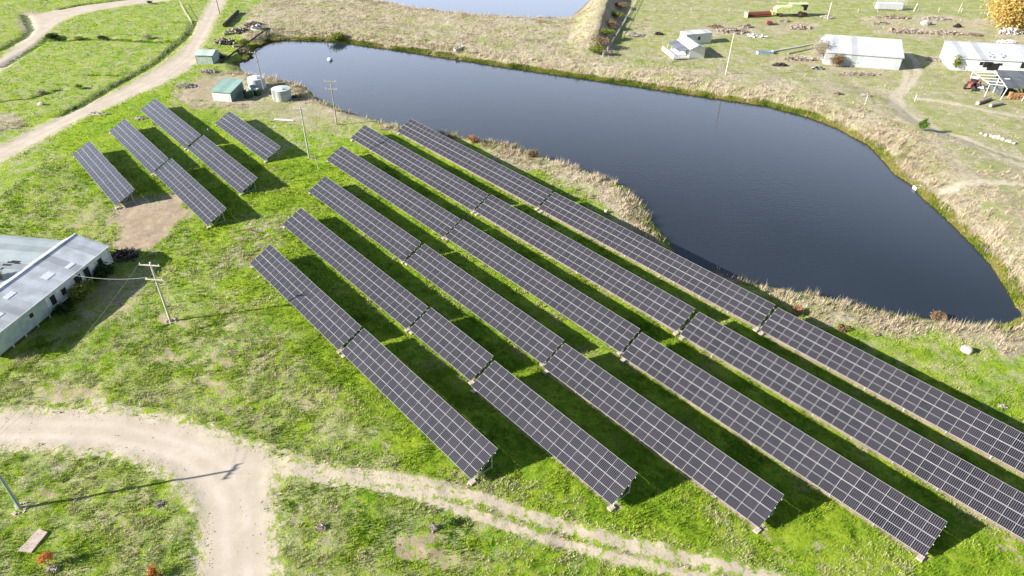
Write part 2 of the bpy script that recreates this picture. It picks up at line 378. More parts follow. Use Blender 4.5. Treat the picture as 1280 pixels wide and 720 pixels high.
def zones(x, y):
    """masks 0..1 per ground point: road, dry, dirt, strip"""
    wx = x + (fbm(x * .22, y * .22, 101, 3) - .5) * 7; wy = y + (fbm(x * .22 + 50, y * .22, 103, 3) - .5) * 7
    road = np.zeros(x.shape); dry = np.zeros(x.shape); dirt = np.zeros(x.shape)
    for q in ROAD:
        dq = sdpoly(x, y, q); road = np.maximum(road, 1 - sst(-1.3, .9, dq)); dirt = np.maximum(dirt, .62 * (1 - sst(.0, 2.6, dq)))
    dirt = np.maximum(dirt, .74 * (1 - sst(-1.6, 1.8, sdpoly(x, y, DIRTW))))
    for q, w in TRK:
        P = np.array(q); m = (x > P[:,0].min()-4) & (x < P[:,0].max()+4) & (y > P[:,1].min()-4) & (y < P[:,1].max()+4)
        if m.any():
            d = segdist(x[m], y[m], q); dirt[m] = np.maximum(dirt[m], .70 * (1 - sst(w * .3, w * 2.3, d)))
    for q, s in DRY: dry = np.maximum(dry, s * (1 - sst(-2.5, 3.0, sdpoly(wx, wy, q))))
    for q, s in DIRT: dirt = np.maximum(dirt, s * (1 - sst(-1.6, 1.8, sdpoly(wx, wy, q))))
    xu = x * U[0] + y * U[1]; xn = x * N[0] + y * N[1]
    strip = np.zeros(x.shape)
    for k, t in TAB.items():
        s = {'3': .75, '4': .85, '5': 1., '6': 1.}.get(k[0], .3) if k != '10' else .3
        if k in ('2c', '3c'): s = .85
        m = .9 * (1 - sst(.35, .85, np.abs(xn - t[1] - .85))) * sst(t[0] - 1, t[0], xu) * (1 - sst(t[0] + t[2], t[0] + t[2] + 1, xu))
        strip = np.maximum(strip, m * s)
    return road, dry, dirt, strip

# ------------------------------------------------------------------ ground sheet
def axis(parts):
    out = []
    for a, b, s in parts: out += list(np.arange(a, b, s))
    return out
xs = [-5000,-2500,-1200,-700,-450,-330,-270] + axis([(-240,-100,.8),(-100,-70,.5),(-70,75,.27),(75,125,.5),(125,250,.85)]) + [250,280,340,460,700,1200,2500,5000]
ys = [-3000,-1200,-500,-200,-60,-20,0,12] + axis([(20,30,.6),(30,95,.27),(95,140,.42),(140,290,.62)]) + [290,300,315,340,380,450,600,900,1500,2800,6000]
X, Y = np.meshgrid(np.array(xs), np.array(ys))
gx, gy = X.ravel(), Y.ravel()
gz = H(gx, gy)
d1 = sdpoly(gx, gy, POND1); d2 = sdpoly(gx, gy, POND2); dpond = np.minimum(d1, d2)
road, dry, dirt, strip = zones(gx, gy)
core = (1 - sst(240, 300, np.abs(gx))) * (1 - sst(285, 330, gy)) * sst(0, 20, gy)
lump = fbm(gx * 1.1, gy * 1.1, 3, 4) - .5
lump2 = fbm(gx * .35, gy * .35, 9, 2) - .5
amp = 0.23 * (1 - .93 * np.maximum(road, sst(.3, .8, dirt) * .8)) * (1 + .35 * dry) * np.where(dpond > -.5, 1, .2)
yd_ = np.min([sdpoly(gx, gy, q) for q in YARD], axis=0)
amp = amp * np.where(gy > 120, 1.2, 1.0) * (.45 + .55 * sst(-4, 4, yd_))
gz = gz + core * (lump * amp + lump2 * .25 * (1 - road)) - core * road * .07
nx, ny = len(xs), len(ys)
idx = np.arange(nx * ny).reshape(ny, nx)
Fq = np.stack([idx[:-1,:-1], idx[:-1,1:], idx[1:,1:], idx[1:,:-1]], -1).reshape(-1, 4)

def ground_material():
    m = bpy.data.materials.new('pasture_ground'); m.use_nodes = True; nt = m.node_tree; lk = nt.links.new
    b = nt.nodes['Principled BSDF']; b.inputs['Roughness'].default_value = .95; b.inputs['Specular IOR Level'].default_value = .1
    pos = nt.nodes.new('ShaderNodeNewGeometry').outputs['Position']
    za = nt.nodes.new('ShaderNodeAttribute'); za.attribute_name = 'zones'
    sep = nt.nodes.new('ShaderNodeSeparateColor'); lk(za.outputs['Color'], sep.inputs[0])
    zb = nt.nodes.new('ShaderNodeAttribute'); zb.attribute_name = 'strip'
    zw = nt.nodes.new('ShaderNodeAttribute'); zw.attribute_name = 'wet'
    zl = nt.nodes.new('ShaderNodeAttribute'); zl.attribute_name = 'lush'
    def noise(scale, det=4, rough=.6, stretch=None):
        n = nt.nodes.new('ShaderNodeTexNoise'); n.inputs['Scale'].default_value = scale; n.inputs['Detail'].default_value = det
        n.inputs['Roughness'].default_value = rough
        if stretch:
            mp = nt.nodes.new('ShaderNodeMapping'); mp.inputs['Scale'].default_value = stretch; lk(pos, mp.inputs[0]); lk(mp.outputs[0], n.inputs['Vector'])
        else: lk(pos, n.inputs['Vector'])
        return n.outputs['Fac']
    def mr(v, a, b_, c=0, d=1):
        n = nt.nodes.new('ShaderNodeMapRange'); n.inputs[1].default_value = a; n.inputs[2].default_value = b_
        n.inputs[3].default_value = c; n.inputs[4].default_value = d; lk(v, n.inputs[0]); return n.outputs[0]
    def mix(f, a, c, bl='MIX'):
        n = nt.nodes.new('ShaderNodeMix'); n.data_type = 'RGBA'; n.blend_type = bl
        if isinstance(f, float): n.inputs[0].default_value = f
        else: lk(f, n.inputs[0])
        for i, q in ((6, a), (7, c)):
            if isinstance(q, tuple): n.inputs[i].default_value = (*q, 1)
            else: lk(q, n.inputs[i])
        return n.outputs[2]
    def ma(op, a, c):
        n = nt.nodes.new('ShaderNodeMath'); n.operation = op
        for i, q in ((0, a), (1, c)):
            if isinstance(q, (int, float)): n.inputs[i].default_value = q
            else: lk(q, n.inputs[i])
        return n.outputs[0]
    # grass: several greens in patches of several sizes
    g = mix(mr(noise(.11, 4), .38, .62), (.14,.275,.014), (.26,.36,.020))
    g = mix(mr(noise(.9, 4), .42, .66), g, (.325,.395,.034))
    g = mix(mr(noise(2.6, 3), .50, .72), g, (.085,.21,.010))
    zy = nt.nodes.new('ShaderNodeAttribute'); zy.attribute_name = 'worn'
    g = mix(ma('MULTIPLY', zy.outputs['Fac'], mr(noise(.14, 5, .65), .3, .62, .55, 1.0)), g, mix(mr(noise(1.2, 5, .7), .38, .62), (.20,.225,.065), (.32,.31,.15)))
    # straw patches in the grass: lush mask keeps them away
    st = ma('SUBTRACT', mr(noise(.33, 6, .72), .43, .60), mr(zl.outputs['Fac'], 0, 1, 0, .9))
    st = ma('MAXIMUM', st, 0)
    fine = noise(5.0, 4, .7)
    st = ma('MULTIPLY', st, mr(fine, .38, .58))
    g = mix(st, g, mix(fine, (.52,.45,.33), (.40,.35,.22)))
    # dry reed litter
    dn = noise(.5, 5, .65)
    dcol = mix(mr(noise(1.6, 5, .7), .35, .65), (.31,.26,.17), (.53,.47,.34))
    dcol = mix(mr(noise(.16, 5, .65), .45, .62, 0, .75), dcol, (.25,.29,.08))
    dcol = mix(mr(noise(.22, 5, .7, (1,1.3,1)), .54, .66, 0, .8), dcol, (.30,.245,.18))
    dm = ma('ADD', sep.outputs[1], mr(dn, .3, .7, -.42, .42))
    g = mix(mr(dm, .38, .66), g, dcol)
    # bare dirt
    dc = mix(mr(noise(.8, 5, .65), .35, .68), (.40,.31,.225), (.27,.20,.135))
    dtm = ma('ADD', sep.outputs[2], mr(noise(1.3, 6, .75), .32, .68, -.5, .5))
    zp = nt.nodes.new('ShaderNodeAttribute'); zp.attribute_name = 'pale'
    dc = mix(ma('MULTIPLY', zp.outputs['Fac'], .8), dc, (.53,.46,.36))
    g = mix(mr(dtm, .40, .66), g, dc)
    # sandy drip strip at the low edge of the tables
    sm = ma('ADD', zb.outputs['Fac'], mr(noise(2.2, 4, .7), .3, .7, -.4, .4))
    g = mix(mr(sm, .45, .6), g, mix(mr(fine, .4, .6), (.50,.41,.29), (.36,.29,.18)))
    # gravel road
    rc = mix(mr(noise(.25, 5, .6), .35, .7), (.53,.46,.38), (.43,.365,.29))
    zq = nt.nodes.new('ShaderNodeAttribute'); zq.attribute_name = 'rut'
    rc = mix(ma('MULTIPLY', ma('SUBTRACT', 1.0, zq.outputs['Fac']), mr(noise(.6, 5, .7), .35, .65, .1, .75)), rc, (.40,.34,.25))
    rc = mix(mr(noise(7, 3, .7), .55, .75, 0, .5), rc, (.36,.30,.24))
    rm = ma('ADD', sep.outputs[0], mr(noise(1.7, 6, .75), .3, .7, -.3, .3))
    g = mix(mr(rm, .38, .64), g, rc)
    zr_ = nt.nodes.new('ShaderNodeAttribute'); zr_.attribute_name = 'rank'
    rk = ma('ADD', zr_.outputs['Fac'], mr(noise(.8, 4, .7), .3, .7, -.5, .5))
    g = mix(mr(rk, .5, .8, 0, .85), g, (.045,.085,.012))  # dark tall grass along the ditch lines, with the ditch's shadow painted in
    # wet dark edge at the waterline
    g = mix(zw.outputs['Fac'], g, (.10,.11,.02))
    lk(g, b.inputs['Base Color'])
    h1 = noise(3.2, 6, .75); h2 = noise(11., 3, .7)
    hh = ma('ADD', ma('MULTIPLY', h1, 1.0), ma('MULTIPLY', h2, .35))
    flat = ma('SUBTRACT', 1.0, ma('MULTIPLY', ma('MAXIMUM', mr(rm, .38, .64), ma('MULTIPLY', mr(dtm, .40, .66), .75)), .9))
    bp = nt.nodes.new('ShaderNodeBump'); bp.inputs['Distance'].default_value = .34; lk(flat, bp.inputs['Strength'])
    lk(hh, bp.inputs['Height']); lk(bp.outputs[0], b.inputs['Normal'])
    return m

ground = npmesh('ground', np.stack([gx, gy, gz], 1), Fq, ground_material(), 4)
tag(ground, kind='structure')
me = ground.data
me.polygons.foreach_set('use_smooth', np.ones(len(me.polygons), bool))
ca = me.attributes.new('zones', 'FLOAT_COLOR', 'POINT')
ca.data.foreach_set('color', np.stack([road, dry, dirt, np.ones_like(road)], 1).astype(np.float32).ravel())
def fattr(n, v):
    a = me.attributes.new(n, 'FLOAT', 'POINT'); a.data.foreach_set('value', v.astype(np.float32))
fattr('strip', strip)
fattr('rank', dark_line(gx, gy))  # mask for the tall ditch grass and its painted shade
fattr('worn', np.clip(np.max([1 - sst(-6, 8, sdpoly(gx, gy, q)) for q in YARD], axis=0) * .8, 0, 1))
wt = np.zeros(gx.shape)
for q, w in TRK[2:6]: wt = np.maximum(wt, 1 - sst(w, w + 1.2, segdist(gx, gy, q)))
for q, w in TRK[:2]: wt = np.maximum(wt, .75 * (1 - sst(w, w + 1.5, segdist(gx, gy, q))))
for q in ROAD + [DIRTW]: wt = np.maximum(wt, .85 * (1 - sst(1.0, 3.0, sdpoly(gx, gy, q))))
fattr('pale', wt)
rut = np.zeros(gx.shape)
for q in ([(-60,536),(0,537),(60,537),(130,539),(180,549),(230,564),(270,588),(292,625),(296,660),(296,700),(298,760)], [(0,192),(60,162),(110,136),(160,116),(200,97),(235,70),(255,35),(275,-10)], [(0,80),(40,48),(75,22),(120,9),(180,1)]):
    dq = segdist(gx, gy, [tuple(back(*p)) for p in q]); rut = np.maximum(rut, 1 - sst(.15, .65, np.abs(dq - .95)))
fattr('rut', rut)
fattr('wet', (1 - sst(-.2, 1.3, dpond)) * .85)
xu_ = gx * U[0] + gy * U[1]; xn_ = gx * N[0] + gy * N[1]
lushA = sst(22, 28, xn_) * (1 - sst(72, 84, xn_)) * sst(-125, -115, xu_) * (1 - sst(5, 20, xu_))
lushB = sst(14, 20, xn_) * (1 - sst(46, 52, xn_)) * sst(-180, -170, xu_) * (1 - sst(-112, -104, xu_)) * .8
fattr('lush', np.clip(lushA + lushB, 0, 1))

# ------------------------------------------------------------------ water
def grow(pts, d):
    P = np.array(pts); out = []
    for i in range(len(P)):
        e = P[(i+1) % len(P)] - P[i-1]; e /= np.linalg.norm(e) + 1e-9
        nrm = np.array([e[1], -e[0]])
        A = np.roll(P, -1, 0); area = np.sum(P[:,0]*A[:,1] - A[:,0]*P[:,1])
        out.append(P[i] + nrm * d * (1 if area > 0 else -1))
    return out
def water_material():
    m = bpy.data.materials.new('pond_water'); m.use_nodes = True; nt = m.node_tree
    b = nt.nodes['Principled BSDF']; b.inputs['Base Color'].default_value = (.022,.029,.040,1)
    b.inputs['Roughness'].default_value = .06; b.inputs['IOR'].default_value = 1.33
    tc = nt.nodes.new('ShaderNodeNewGeometry')
    mp = nt.nodes.new('ShaderNodeMapping'); mp.inputs['Rotation'].default_value = (0,0,R(15)); mp.inputs['Scale'].default_value = (.5,1.6,1)
    nt.links.new(tc.outputs['Position'], mp.inputs[0])
    n = nt.nodes.new('ShaderNodeTexNoise'); n.inputs['Scale'].default_value = 1.4; n.inputs['Detail'].default_value = 5
    nt.links.new(mp.outputs[0], n.inputs['Vector'])
    n2 = nt.nodes.new('ShaderNodeTexNoise'); n2.inputs['Scale'].default_value = .035; n2.inputs['Detail'].default_value = 3
    nt.links.new(tc.outputs['Position'], n2.inputs['Vector'])
    mr = nt.nodes.new('ShaderNodeMapRange'); mr.inputs[1].default_value = .35; mr.inputs[2].default_value = .65; mr.inputs[3].default_value = .05; mr.inputs[4].default_value = .6
    nt.links.new(n2.outputs['Fac'], mr.inputs[0])
    bp = nt.nodes.new('ShaderNodeBump'); bp.inputs['Distance'].default_value = .03
    nt.links.new(mr.outputs[0], bp.inputs['Strength']); nt.links.new(n.outputs['Fac'], bp.inputs['Height']); nt.links.new(bp.outputs[0], b.inputs['Normal'])
    return m
wm = water_material()
from mathutils.geometry import tessellate_polygon
from mathutils import Vector, Matrix
for nm, P in (('pond_water', POND1), ('far_pond_water', POND2)):
    pts = grow(P, 1.2)
    tri = tessellate_polygon([[Vector((p[0], p[1], 0)) for p in pts]])
    o = npmesh(nm, np.array([(p[0], p[1], WZ) for p in pts]), np.array(tri), wm, 3)
    if o.data.polygons[0].normal.z < 0: o.data.flip_normals()
    tag(o, kind='structure')

# ------------------------------------------------------------------ grass and reeds (stuff)
def blades(cx, cy, h, n_bl, width, lean, seed, tint_fn=None, bend=(0.,0.)):
    """n_bl tapered blades per tuft; returns V, F, tint"""
    r = np.random.default_rng(seed)
    n = len(cx); z = H(cx, cy)
    # same small lumps as the sheet
    z = z + (fbm(cx * 1.1, cy * 1.1, 3, 4) - .5) * .25
    cxr = np.repeat(cx, n_bl); cyr = np.repeat(cy, n_bl); zr = np.repeat(z, n_bl); hr = np.repeat(h, n_bl) * r.uniform(.6, 1.15, n * n_bl)
    wr = np.repeat(width, n_bl) if np.ndim(width) else np.full(n * n_bl, width)
    a = r.uniform(0, 2*np.pi, n * n_bl); ln = r.uniform(.1, lean, n * n_bl)
    off = r.uniform(0, 1, n * n_bl) * np.repeat(h, n_bl) * .35
    bx = cxr + np.cos(a) * off; by = cyr + np.sin(a) * off
    px, py = -np.sin(a + r.uniform(-.9, .9, n*n_bl)), np.cos(a)
    tx = bx + (np.cos(a) * ln + bend[0]) * hr; ty = by + (np.sin(a) * ln + bend[1]) * hr; tz = zr + hr
    V = np.empty((n * n_bl, 3, 3))
    V[:,0] = np.stack([bx - px*wr, by - py*wr, zr - .05], 1); V[:,1] = np.stack([bx + px*wr, by + py*wr, zr - .05], 1)
    V[:,2] = np.stack([tx, ty, tz], 1)
    Fc = np.arange(n * n_bl * 3).reshape(-1, 3)
    t = np.repeat(r.uniform(0, 1, n), n_bl) if tint_fn is None else np.repeat(tint_fn, n_bl)
    t = np.clip(t + r.uniform(-.15, .15, n*n_bl), 0, 1)
    return V.reshape(-1, 3), Fc, np.repeat(t, 3)

def in_frame(x, y, z=0):
    """keep only plants that could be seen from about the camera, with a wide margin"""
    d = y * cp - (z - CH) * sp; v = -(y * sp + (z - CH) * cp)
    return (np.abs(x / d) < .86) & (np.abs(v / d) < .52)

def scatter(n, x0, x1, y0, y1, seed):
    r = np.random.default_rng(seed); return r.uniform(x0, x1, n), r.uniform(y0, y1, n), r

def leaf3(name, c1, c2, c3, trans=.3):
    """three tones along the tint: straw, yellow-green, deep green"""
    m = leafmat(name, c1, c2, trans); nt = m.node_tree
    at = [n for n in nt.nodes if n.type == 'ATTRIBUTE'][0]; old = [n for n in nt.nodes if n.type == 'MIX'][0]
    cr_ = nt.nodes.new('ShaderNodeValToRGB'); e = cr_.color_ramp.elements
    e[0].position = 0; e[0].color = (*c1, 1); e[1].position = 1; e[1].color = (*c3, 1); q = e.new(.5); q.color = (*c2, 1)
    nt.links.new(at.outputs['Fac'], cr_.inputs[0])
    for l in list(old.outputs[2].links): nt.links.new(cr_.outputs[0], l.to_socket)
    return m
GRASSM = leaf3('grass_blades', (.50,.46,.27), (.30,.40,.026), (.12,.25,.012), .15)
parts = []
for n, x0, x1, y0, y1, hh, sd, w in ((230000, -62, 62, 30, 75, .20, 21, .03), (120000, -90, 90, 75, 120, .22, 22, .05), (90000, -170, 175, 120, 262, .24, 23, .07)):
    cx, cy, r = scatter(n, x0, x1, y0, y1, sd)
    k = in_frame(cx, cy); cx, cy = cx[k], cy[k]
    rd, dr, di, stp = zones(cx, cy); dp = np.minimum(sdpoly(cx, cy, POND1), sdpoly(cx, cy, POND2))
    pn = fbm(cx * .33, cy * .33, 41, 4); pf = fbm(cx * 1.5, cy * 1.5, 47, 3)
    xu = cx * U[0] + cy * U[1]; xn = cx * N[0] + cy * N[1]
    k = (rd + (fbm(cx, cy, 61, 3) - .5) * .8 < .45) & (di + (pf - .5) * .8 < .45) & (stp < .5) & (dp > .6) & (pf > .40 - .25 * (dr < .3)) & (dr < .75)
    cx, cy, pn, pf, dr = cx[k], cy[k], pn[k], pf[k], dr[k]
    if y1 > 200:
        yd = np.min([sdpoly(cx, cy, q) for q in YARD], axis=0); k = (yd > 0) | (np.random.default_rng(5).random(len(cx)) < .12)
        cx, cy, pn, pf, dr = cx[k], cy[k], pn[k], pf[k], dr[k]
    h = hh * (.5 + 1.1 * sst(.35, .7, pf)) * np.random.default_rng(sd + 5).uniform(.6, 1.3, len(cx))
    tint = np.clip(.56 + (pn - .5) * 1.9 - dr * .9 - .35 * ((cy > 120) & (cx > 20)) + np.random.default_rng(sd + 9).normal(0, .12, len(cx)), 0, 1)
    parts.append(blades(cx, cy, h, 3, w, .9, sd + 1, tint))
def join(parts):
    V = np.concatenate([p[0] for p in parts]); o = 0; Fs = []
    for p in parts: Fs.append(p[1] + o); o += len(p[0])
    return V, np.concatenate(Fs), np.concatenate([p[2] for p in parts])
V, Fc, t = join(parts)
tag(npmesh('grass', V, Fc, GRASSM, 3, t), 'short green and straw coloured pasture grass growing in tufts', 'grass', kind='stuff')

# reeds and dry rank grass along the banks
REEDM = leaf3('dry_reeds', (.57,.48,.35), (.37,.29,.20), (.24,.26,.08), .15)
parts = []
for n, x0, x1, y0, y1, sd in ((200000, -100, 110, 55, 140, 31), (260000, -110, 175, 125, 262, 32)):
    cx, cy, r = scatter(n, x0, x1, y0, y1, sd)
    k = in_frame(cx, cy); cx, cy = cx[k], cy[k]
    dp = np.minimum(sdpoly(cx, cy, POND1), sdpoly(cx, cy, POND2)); rd, dr, di, stp = zones(cx, cy)
    pn = fbm(cx * .4, cy * .4, 77, 4); pf = fbm(cx * 1.1, cy * 1.1, 79, 3)
    big = fbm(cx * .09 + 40, cy * .09, 83, 4)
    k = (dp > .35) & (dr + (pn - .5) * .9 > np.where(cy < 140, .45, .6)) & (di < .15) & (rd < .3) & (pf > .36 + .16 * sst(3, 9, dp) + (big - .5) * .9 * sst(4, 8, dp))
    k &= ~((cy > 120) & (cx > 45) & (dp > 11 + 8 * (big - .5)) & (rng.random(len(cx)) > .12))
    cx, cy, dp, pn, pf = cx[k], cy[k], dp[k], pn[k], pf[k]
    rr = np.random.default_rng(sd + 3)
    h = (.35 + .75 * sst(.45, .7, pf)) * rr.uniform(.6, 1.25, len(cx)) * (.42 + .70 * (1 - sst(2, 8, dp)))
    tint = np.clip((pn - .42) * 1.6 + (fbm(cx*.08, cy*.08, 85, 3) - .45) * 1.3 + rr.normal(0, .16, len(cx)) + (1 - sst(.5, 1.9, dp)) * .55, 0, 1)
    parts.append(blades(cx, cy, h, 4, np.where(cy > 130, .05, .04), .55, sd + 1, tint, bend=(.10, .03)))
V, Fc, t = join(parts)
tag(npmesh('reeds', V, Fc, REEDM, 3, t), 'tall dry straw coloured reeds and rank grass lining the banks of the pond', 'reeds', kind='stuff')

# low yellow-green sedge right at the waterline of the far bank
SEDGEM = leaf3('waterline_sedge', (.40,.33,.12), (.24,.28,.03), (.08,.13,.012), .15)
P = np.array(POND1 + POND1[:1]); seg = np.linalg.norm(np.diff(P, axis=0), axis=1); cum = np.concatenate([[0], np.cumsum(seg)])
r = np.random.default_rng(55); n = 60000
s = r.uniform(0, cum[32] , n)
i = np.clip(np.searchsorted(cum, s) - 1, 0, len(seg) - 1); tt = (s - cum[i]) / seg[i]
q = P[i] + (P[i+1] - P[i]) * tt[:,None] + r.normal(0, 1.0, (n, 2))
dp = sdpoly(q[:,0], q[:,1], POND1); pn = fbm(q[:,0] * .3, q[:,1] * .3, 91, 3)
k = (dp > -.15) & (dp < 1.5 + 2.0 * (pn - .5)) & (pn > .30); q = q[k]; pn = pn[k]
V, Fc, t = blades(q[:,0], q[:,1], r.uniform(.25, .6, len(q)), 4, .07, .8, 56, np.clip((pn - .3) * 2.2, 0, 1))
tag(npmesh('waterline_sedge', V, Fc, SEDGEM, 3, t), 'yellow green sedge fringe at the waterline of the far bank', 'sedge', kind='stuff')

r = np.random.default_rng(71); n = 26000; sx_, sy_ = r.uniform(-70, 0, n), r.uniform(33, 62, n)
rd_ = np.min([sdpoly(sx_, sy_, ROAD[0]), sdpoly(sx_, sy_, DIRTW)], axis=0)
k = (rd_ < .9) & (r.random(n) < np.where(rd_ > -1.0, .4, .03)); sx_, sy_ = sx_[k], sy_[k]; m_ = len(sx_)
sz0 = H(sx_, sy_) - .06; rs_ = r.uniform(.02, .065, m_)[:, None] * r.uniform(.7, 1.3, (m_, 3))
octv = np.array([(1,0,0),(0,1,0),(-1,0,0),(0,-1,0),(0,0,1),(0,0,-.6)], float); octf = np.array([(0,1,4),(1,2,4),(2,3,4),(3,0,4),(1,0,5),(2,1,5),(3,2,5),(0,3,5)])
V = np.stack([sx_, sy_, sz0], 1)[:, None, :] + octv[None] * rs_[:, None, :] * r.uniform(.8, 1.2, (m_, 6, 1))
tag(npmesh('loose_stones', V.reshape(-1, 3), (octf[None] + (np.arange(m_) * 6)[:, None, None]).reshape(-1, 3), M['roadstone'], 3), 'loose pale stones scattered on the gravel road and its edges', 'stones', kind='stuff')

# ------------------------------------------------------------------ solar tables
def panel_glass():
    m = bpy.data.materials.new('solar_cells'); m.use_nodes = True; nt = m.node_tree
    b = nt.nodes['Principled BSDF']; b.inputs['Roughness'].default_value = .22; b.inputs['IOR'].default_value = 1.45
    tc = nt.nodes.new('ShaderNodeTexCoord'); sx = nt.nodes.new('ShaderNodeSeparateXYZ'); nt.links.new(tc.outputs['Object'], sx.inputs[0])
    def comb(axis, pitch, w):
        a = nt.nodes.new('ShaderNodeMath'); a.operation = 'DIVIDE'; a.inputs[1].default_value = pitch; nt.links.new(sx.outputs[axis], a.inputs[0])
        f = nt.nodes.new('ShaderNodeMath'); f.operation = 'FRACT'; nt.links.new(a.outputs[0], f.inputs[0])
        l = nt.nodes.new('ShaderNodeMath'); l.operation = 'LESS_THAN'; l.inputs[1].default_value = w; nt.links.new(f.outputs[0], l.inputs[0]); return l.outputs[0]
    oi = nt.nodes.new('ShaderNodeObjectInfo')
    base = nt.nodes.new('ShaderNodeMix'); base.data_type = 'RGBA'
    base.inputs[6].default_value = (.010,.009,.014,1); base.inputs[7].default_value = (.020,.016,.023,1); nt.links.new(oi.outputs['Random'], base.inputs[0])
    m1 = nt.nodes.new('ShaderNodeMix'); m1.data_type = 'RGBA'; m1.inputs[7].default_value = (.115,.112,.122,1)
    nt.links.new(comb(0, .1843, .25), m1.inputs[0]); nt.links.new(base.outputs[2], m1.inputs[6])
    nt.links.new(m1.outputs[2], b.inputs['Base Color'])
    return m
CELL = panel_glass()
PW, PL = 1.29, 2.025
def panel_mesh():
    mb = MB(); fr = .011; t = .035; fy = .024
    mb.box(0, 0, 0, PW, fy, t, 0); mb.box(0, PL - fy, 0, PW, PL, t, 0)
    mb.box(0, fy, 0, fr, PL - fy, t, 0); mb.box(PW - fr, fy, 0, PW, PL - fy, t, 0)
    mid = PL / 2
    mb.box(fr, mid - .019, t - .008, PW - fr, mid + .019, t - .003, 0)
    mb.box(fr, fy, .004, PW - fr, mid - .019, t - .005, 1); mb.box(fr, mid + .019, .004, PW - fr, PL - fy, t - .005, 1)
    o = mb.build('solar_panel', [M['alu'], CELL]); return o
proto = panel_mesh()
NC = dict(zip("1a 1b 2a 2b 2c 3a 3b 3c 4a 4b 4c 5a 5b 5c 6a 6b 6c 7 8a 8b 9a 9b 10".split(),
              [20,20,27,10,17,23,23,23,29,28,28,30,32,32,33,32,32,20,20,19,20,19,19]))
LAB = {
 '1a': 'solar table crossed by a pole shadow at the left end of the nearest row',
 '1b': 'solar table above the dirt track, lower half of the row nearest the road bend',
 '2a': 'long upper solar table of the second row, leading down to the shortest table',
 '2b': 'shortest solar table of all, only ten panels long, in the second row',
 '2c': 'solar table directly below the shortest table, ending near the dirt track',
 '3a': 'upper solar table of the third row from the gravel road',
 '3b': 'middle solar table of the third row from the road, narrow gap below it',
 '3c': 'lower solar table of the third row from the gravel road',
 '4a': 'upper solar table of the fourth row, its top corner near the short leaning post',
 '4b': 'middle solar table of the fourth row from the gravel road',
 '4c': 'lower solar table of the fourth row, with its low end nearest the bottom edge',
 '5a': 'upper solar table of the fifth row, its top end crossed by a pole shadow',
 '5b': 'middle solar table of the fifth row, one row in from the pond row',
 '5c': 'lower solar table of the fifth row, running out at the bottom right corner',
 '6a': 'upper solar table of the row beside the pond, its top corner at the reedy bank',
 '6b': 'middle solar table of the row beside the pond, behind the bend of the reed bank',
 '6c': 'lower solar table of the pond row, running out at the right edge',
 '7': 'single solar table furthest left, on its own above the bare dirt patch',
 '8a': 'upper left solar table directly right of the one that stands furthest left',
 '8b': 'solar table whose exposed lower end stands beside the bare dirt patch',
 '9a': 'furthest upper left solar table, its top end nearest the gravel road by the fence',
 '9b': 'lower solar table of the two-table row that starts near the gravel road',
 '10': 'short single solar table below the corrugated water tanks',
}
first = True
for key, (s0, n0, Lg, dz, dt) in TAB.items():
    nc = NC[key]; w0 = s0 * U + n0 * N
    root = thing('solar_table', LAB[key], 'solar table', (w0[0], w0[1], 0), YAW, 'tilted tables of solar panels in the field')
    tl = TILT + dt; ct, st_ = math.cos(tl), math.sin(tl); zl = .6 + dz
    pitch = Lg / nc
    for rw in range(2):
        v0 = rw * (PL + .045) + .003
        for c in range(nc):
            if first: o = proto; first = False
            else: o = proto.copy(); COL.objects.link(o)
            o.parent = root; o.location = (c * pitch + .008, v0 * ct, zl + v0 * st_)
            o.rotation_euler = (tl, 0, 0); o.scale = (min((pitch - .016) / PW, 1.2), 1, 1)
    # purlins
    def on(v, off=0.): return (v * ct + off * st_, zl + v * st_ - off * ct)
    for v in (.5, 1.5, 2.55, 3.6):
        y_, z_ = on(v, .045)
        mb = MB(); hw = .03
        mb.hexa([(-.12, y_-hw*ct, z_-.03-hw*st_), (Lg+.12, y_-hw*ct, z_-.03-hw*st_), (Lg+.12, y_+hw*ct, z_-.03+hw*st_), (-.12, y_+hw*ct, z_-.03+hw*st_)],
                [(-.12, y_-hw*ct, z_+.03-hw*st_), (Lg+.12, y_-hw*ct, z_+.03-hw*st_), (Lg+.12, y_+hw*ct, z_+.03+hw*st_), (-.12, y_+hw*ct, z_+.03+hw*st_)])
        mb.build('purlin', M['alu'], root)
    k = max(2, round(Lg / 4.2)); xs_ = [.2 + (Lg - .4) * i / (k - 1) for i in range(k)]
    for x_ in xs_:
        mb = MB()
        def gz_(yy):
            p = w0 + x_ * U + yy * N; return Hs(p[0], p[1]) - .25
        a = on(.3, .12); b = on(3.85, .12)
        mb.tube((x_, a[0], a[1]), (x_, b[0], b[1]), .045, n=6)                    # rafter
        mb.tube((x_, a[0]+.25, gz_(.5)), (x_, a[0]+.25, a[1]+.12), .05, n=6)        # front leg
        mb.tube((x_, 2.95, gz_(2.95)), (x_, 2.95, on(3.34, .14)[1]), .05, n=6)       # rear leg
        mb.tube((x_, a[0]+.3, .25), (x_, 2.95, .35), .03, n=5)                        # tie
        mb.tube((x_, 1.1, .28), (x_, 2.95, on(3.34, .14)[1]-.1), .03, n=5)             # brace
        mb.build('support_frame', M['galv'], root)
        if x_ in (xs_[0], xs_[-1]):
            g0 = gz_(.2) + .25
            MB().box(max(x_-.28,-.1), -.05, g0-.3, min(x_+.28,Lg+.15), .6, g0+.2).build('footing', M['concrete'], root)

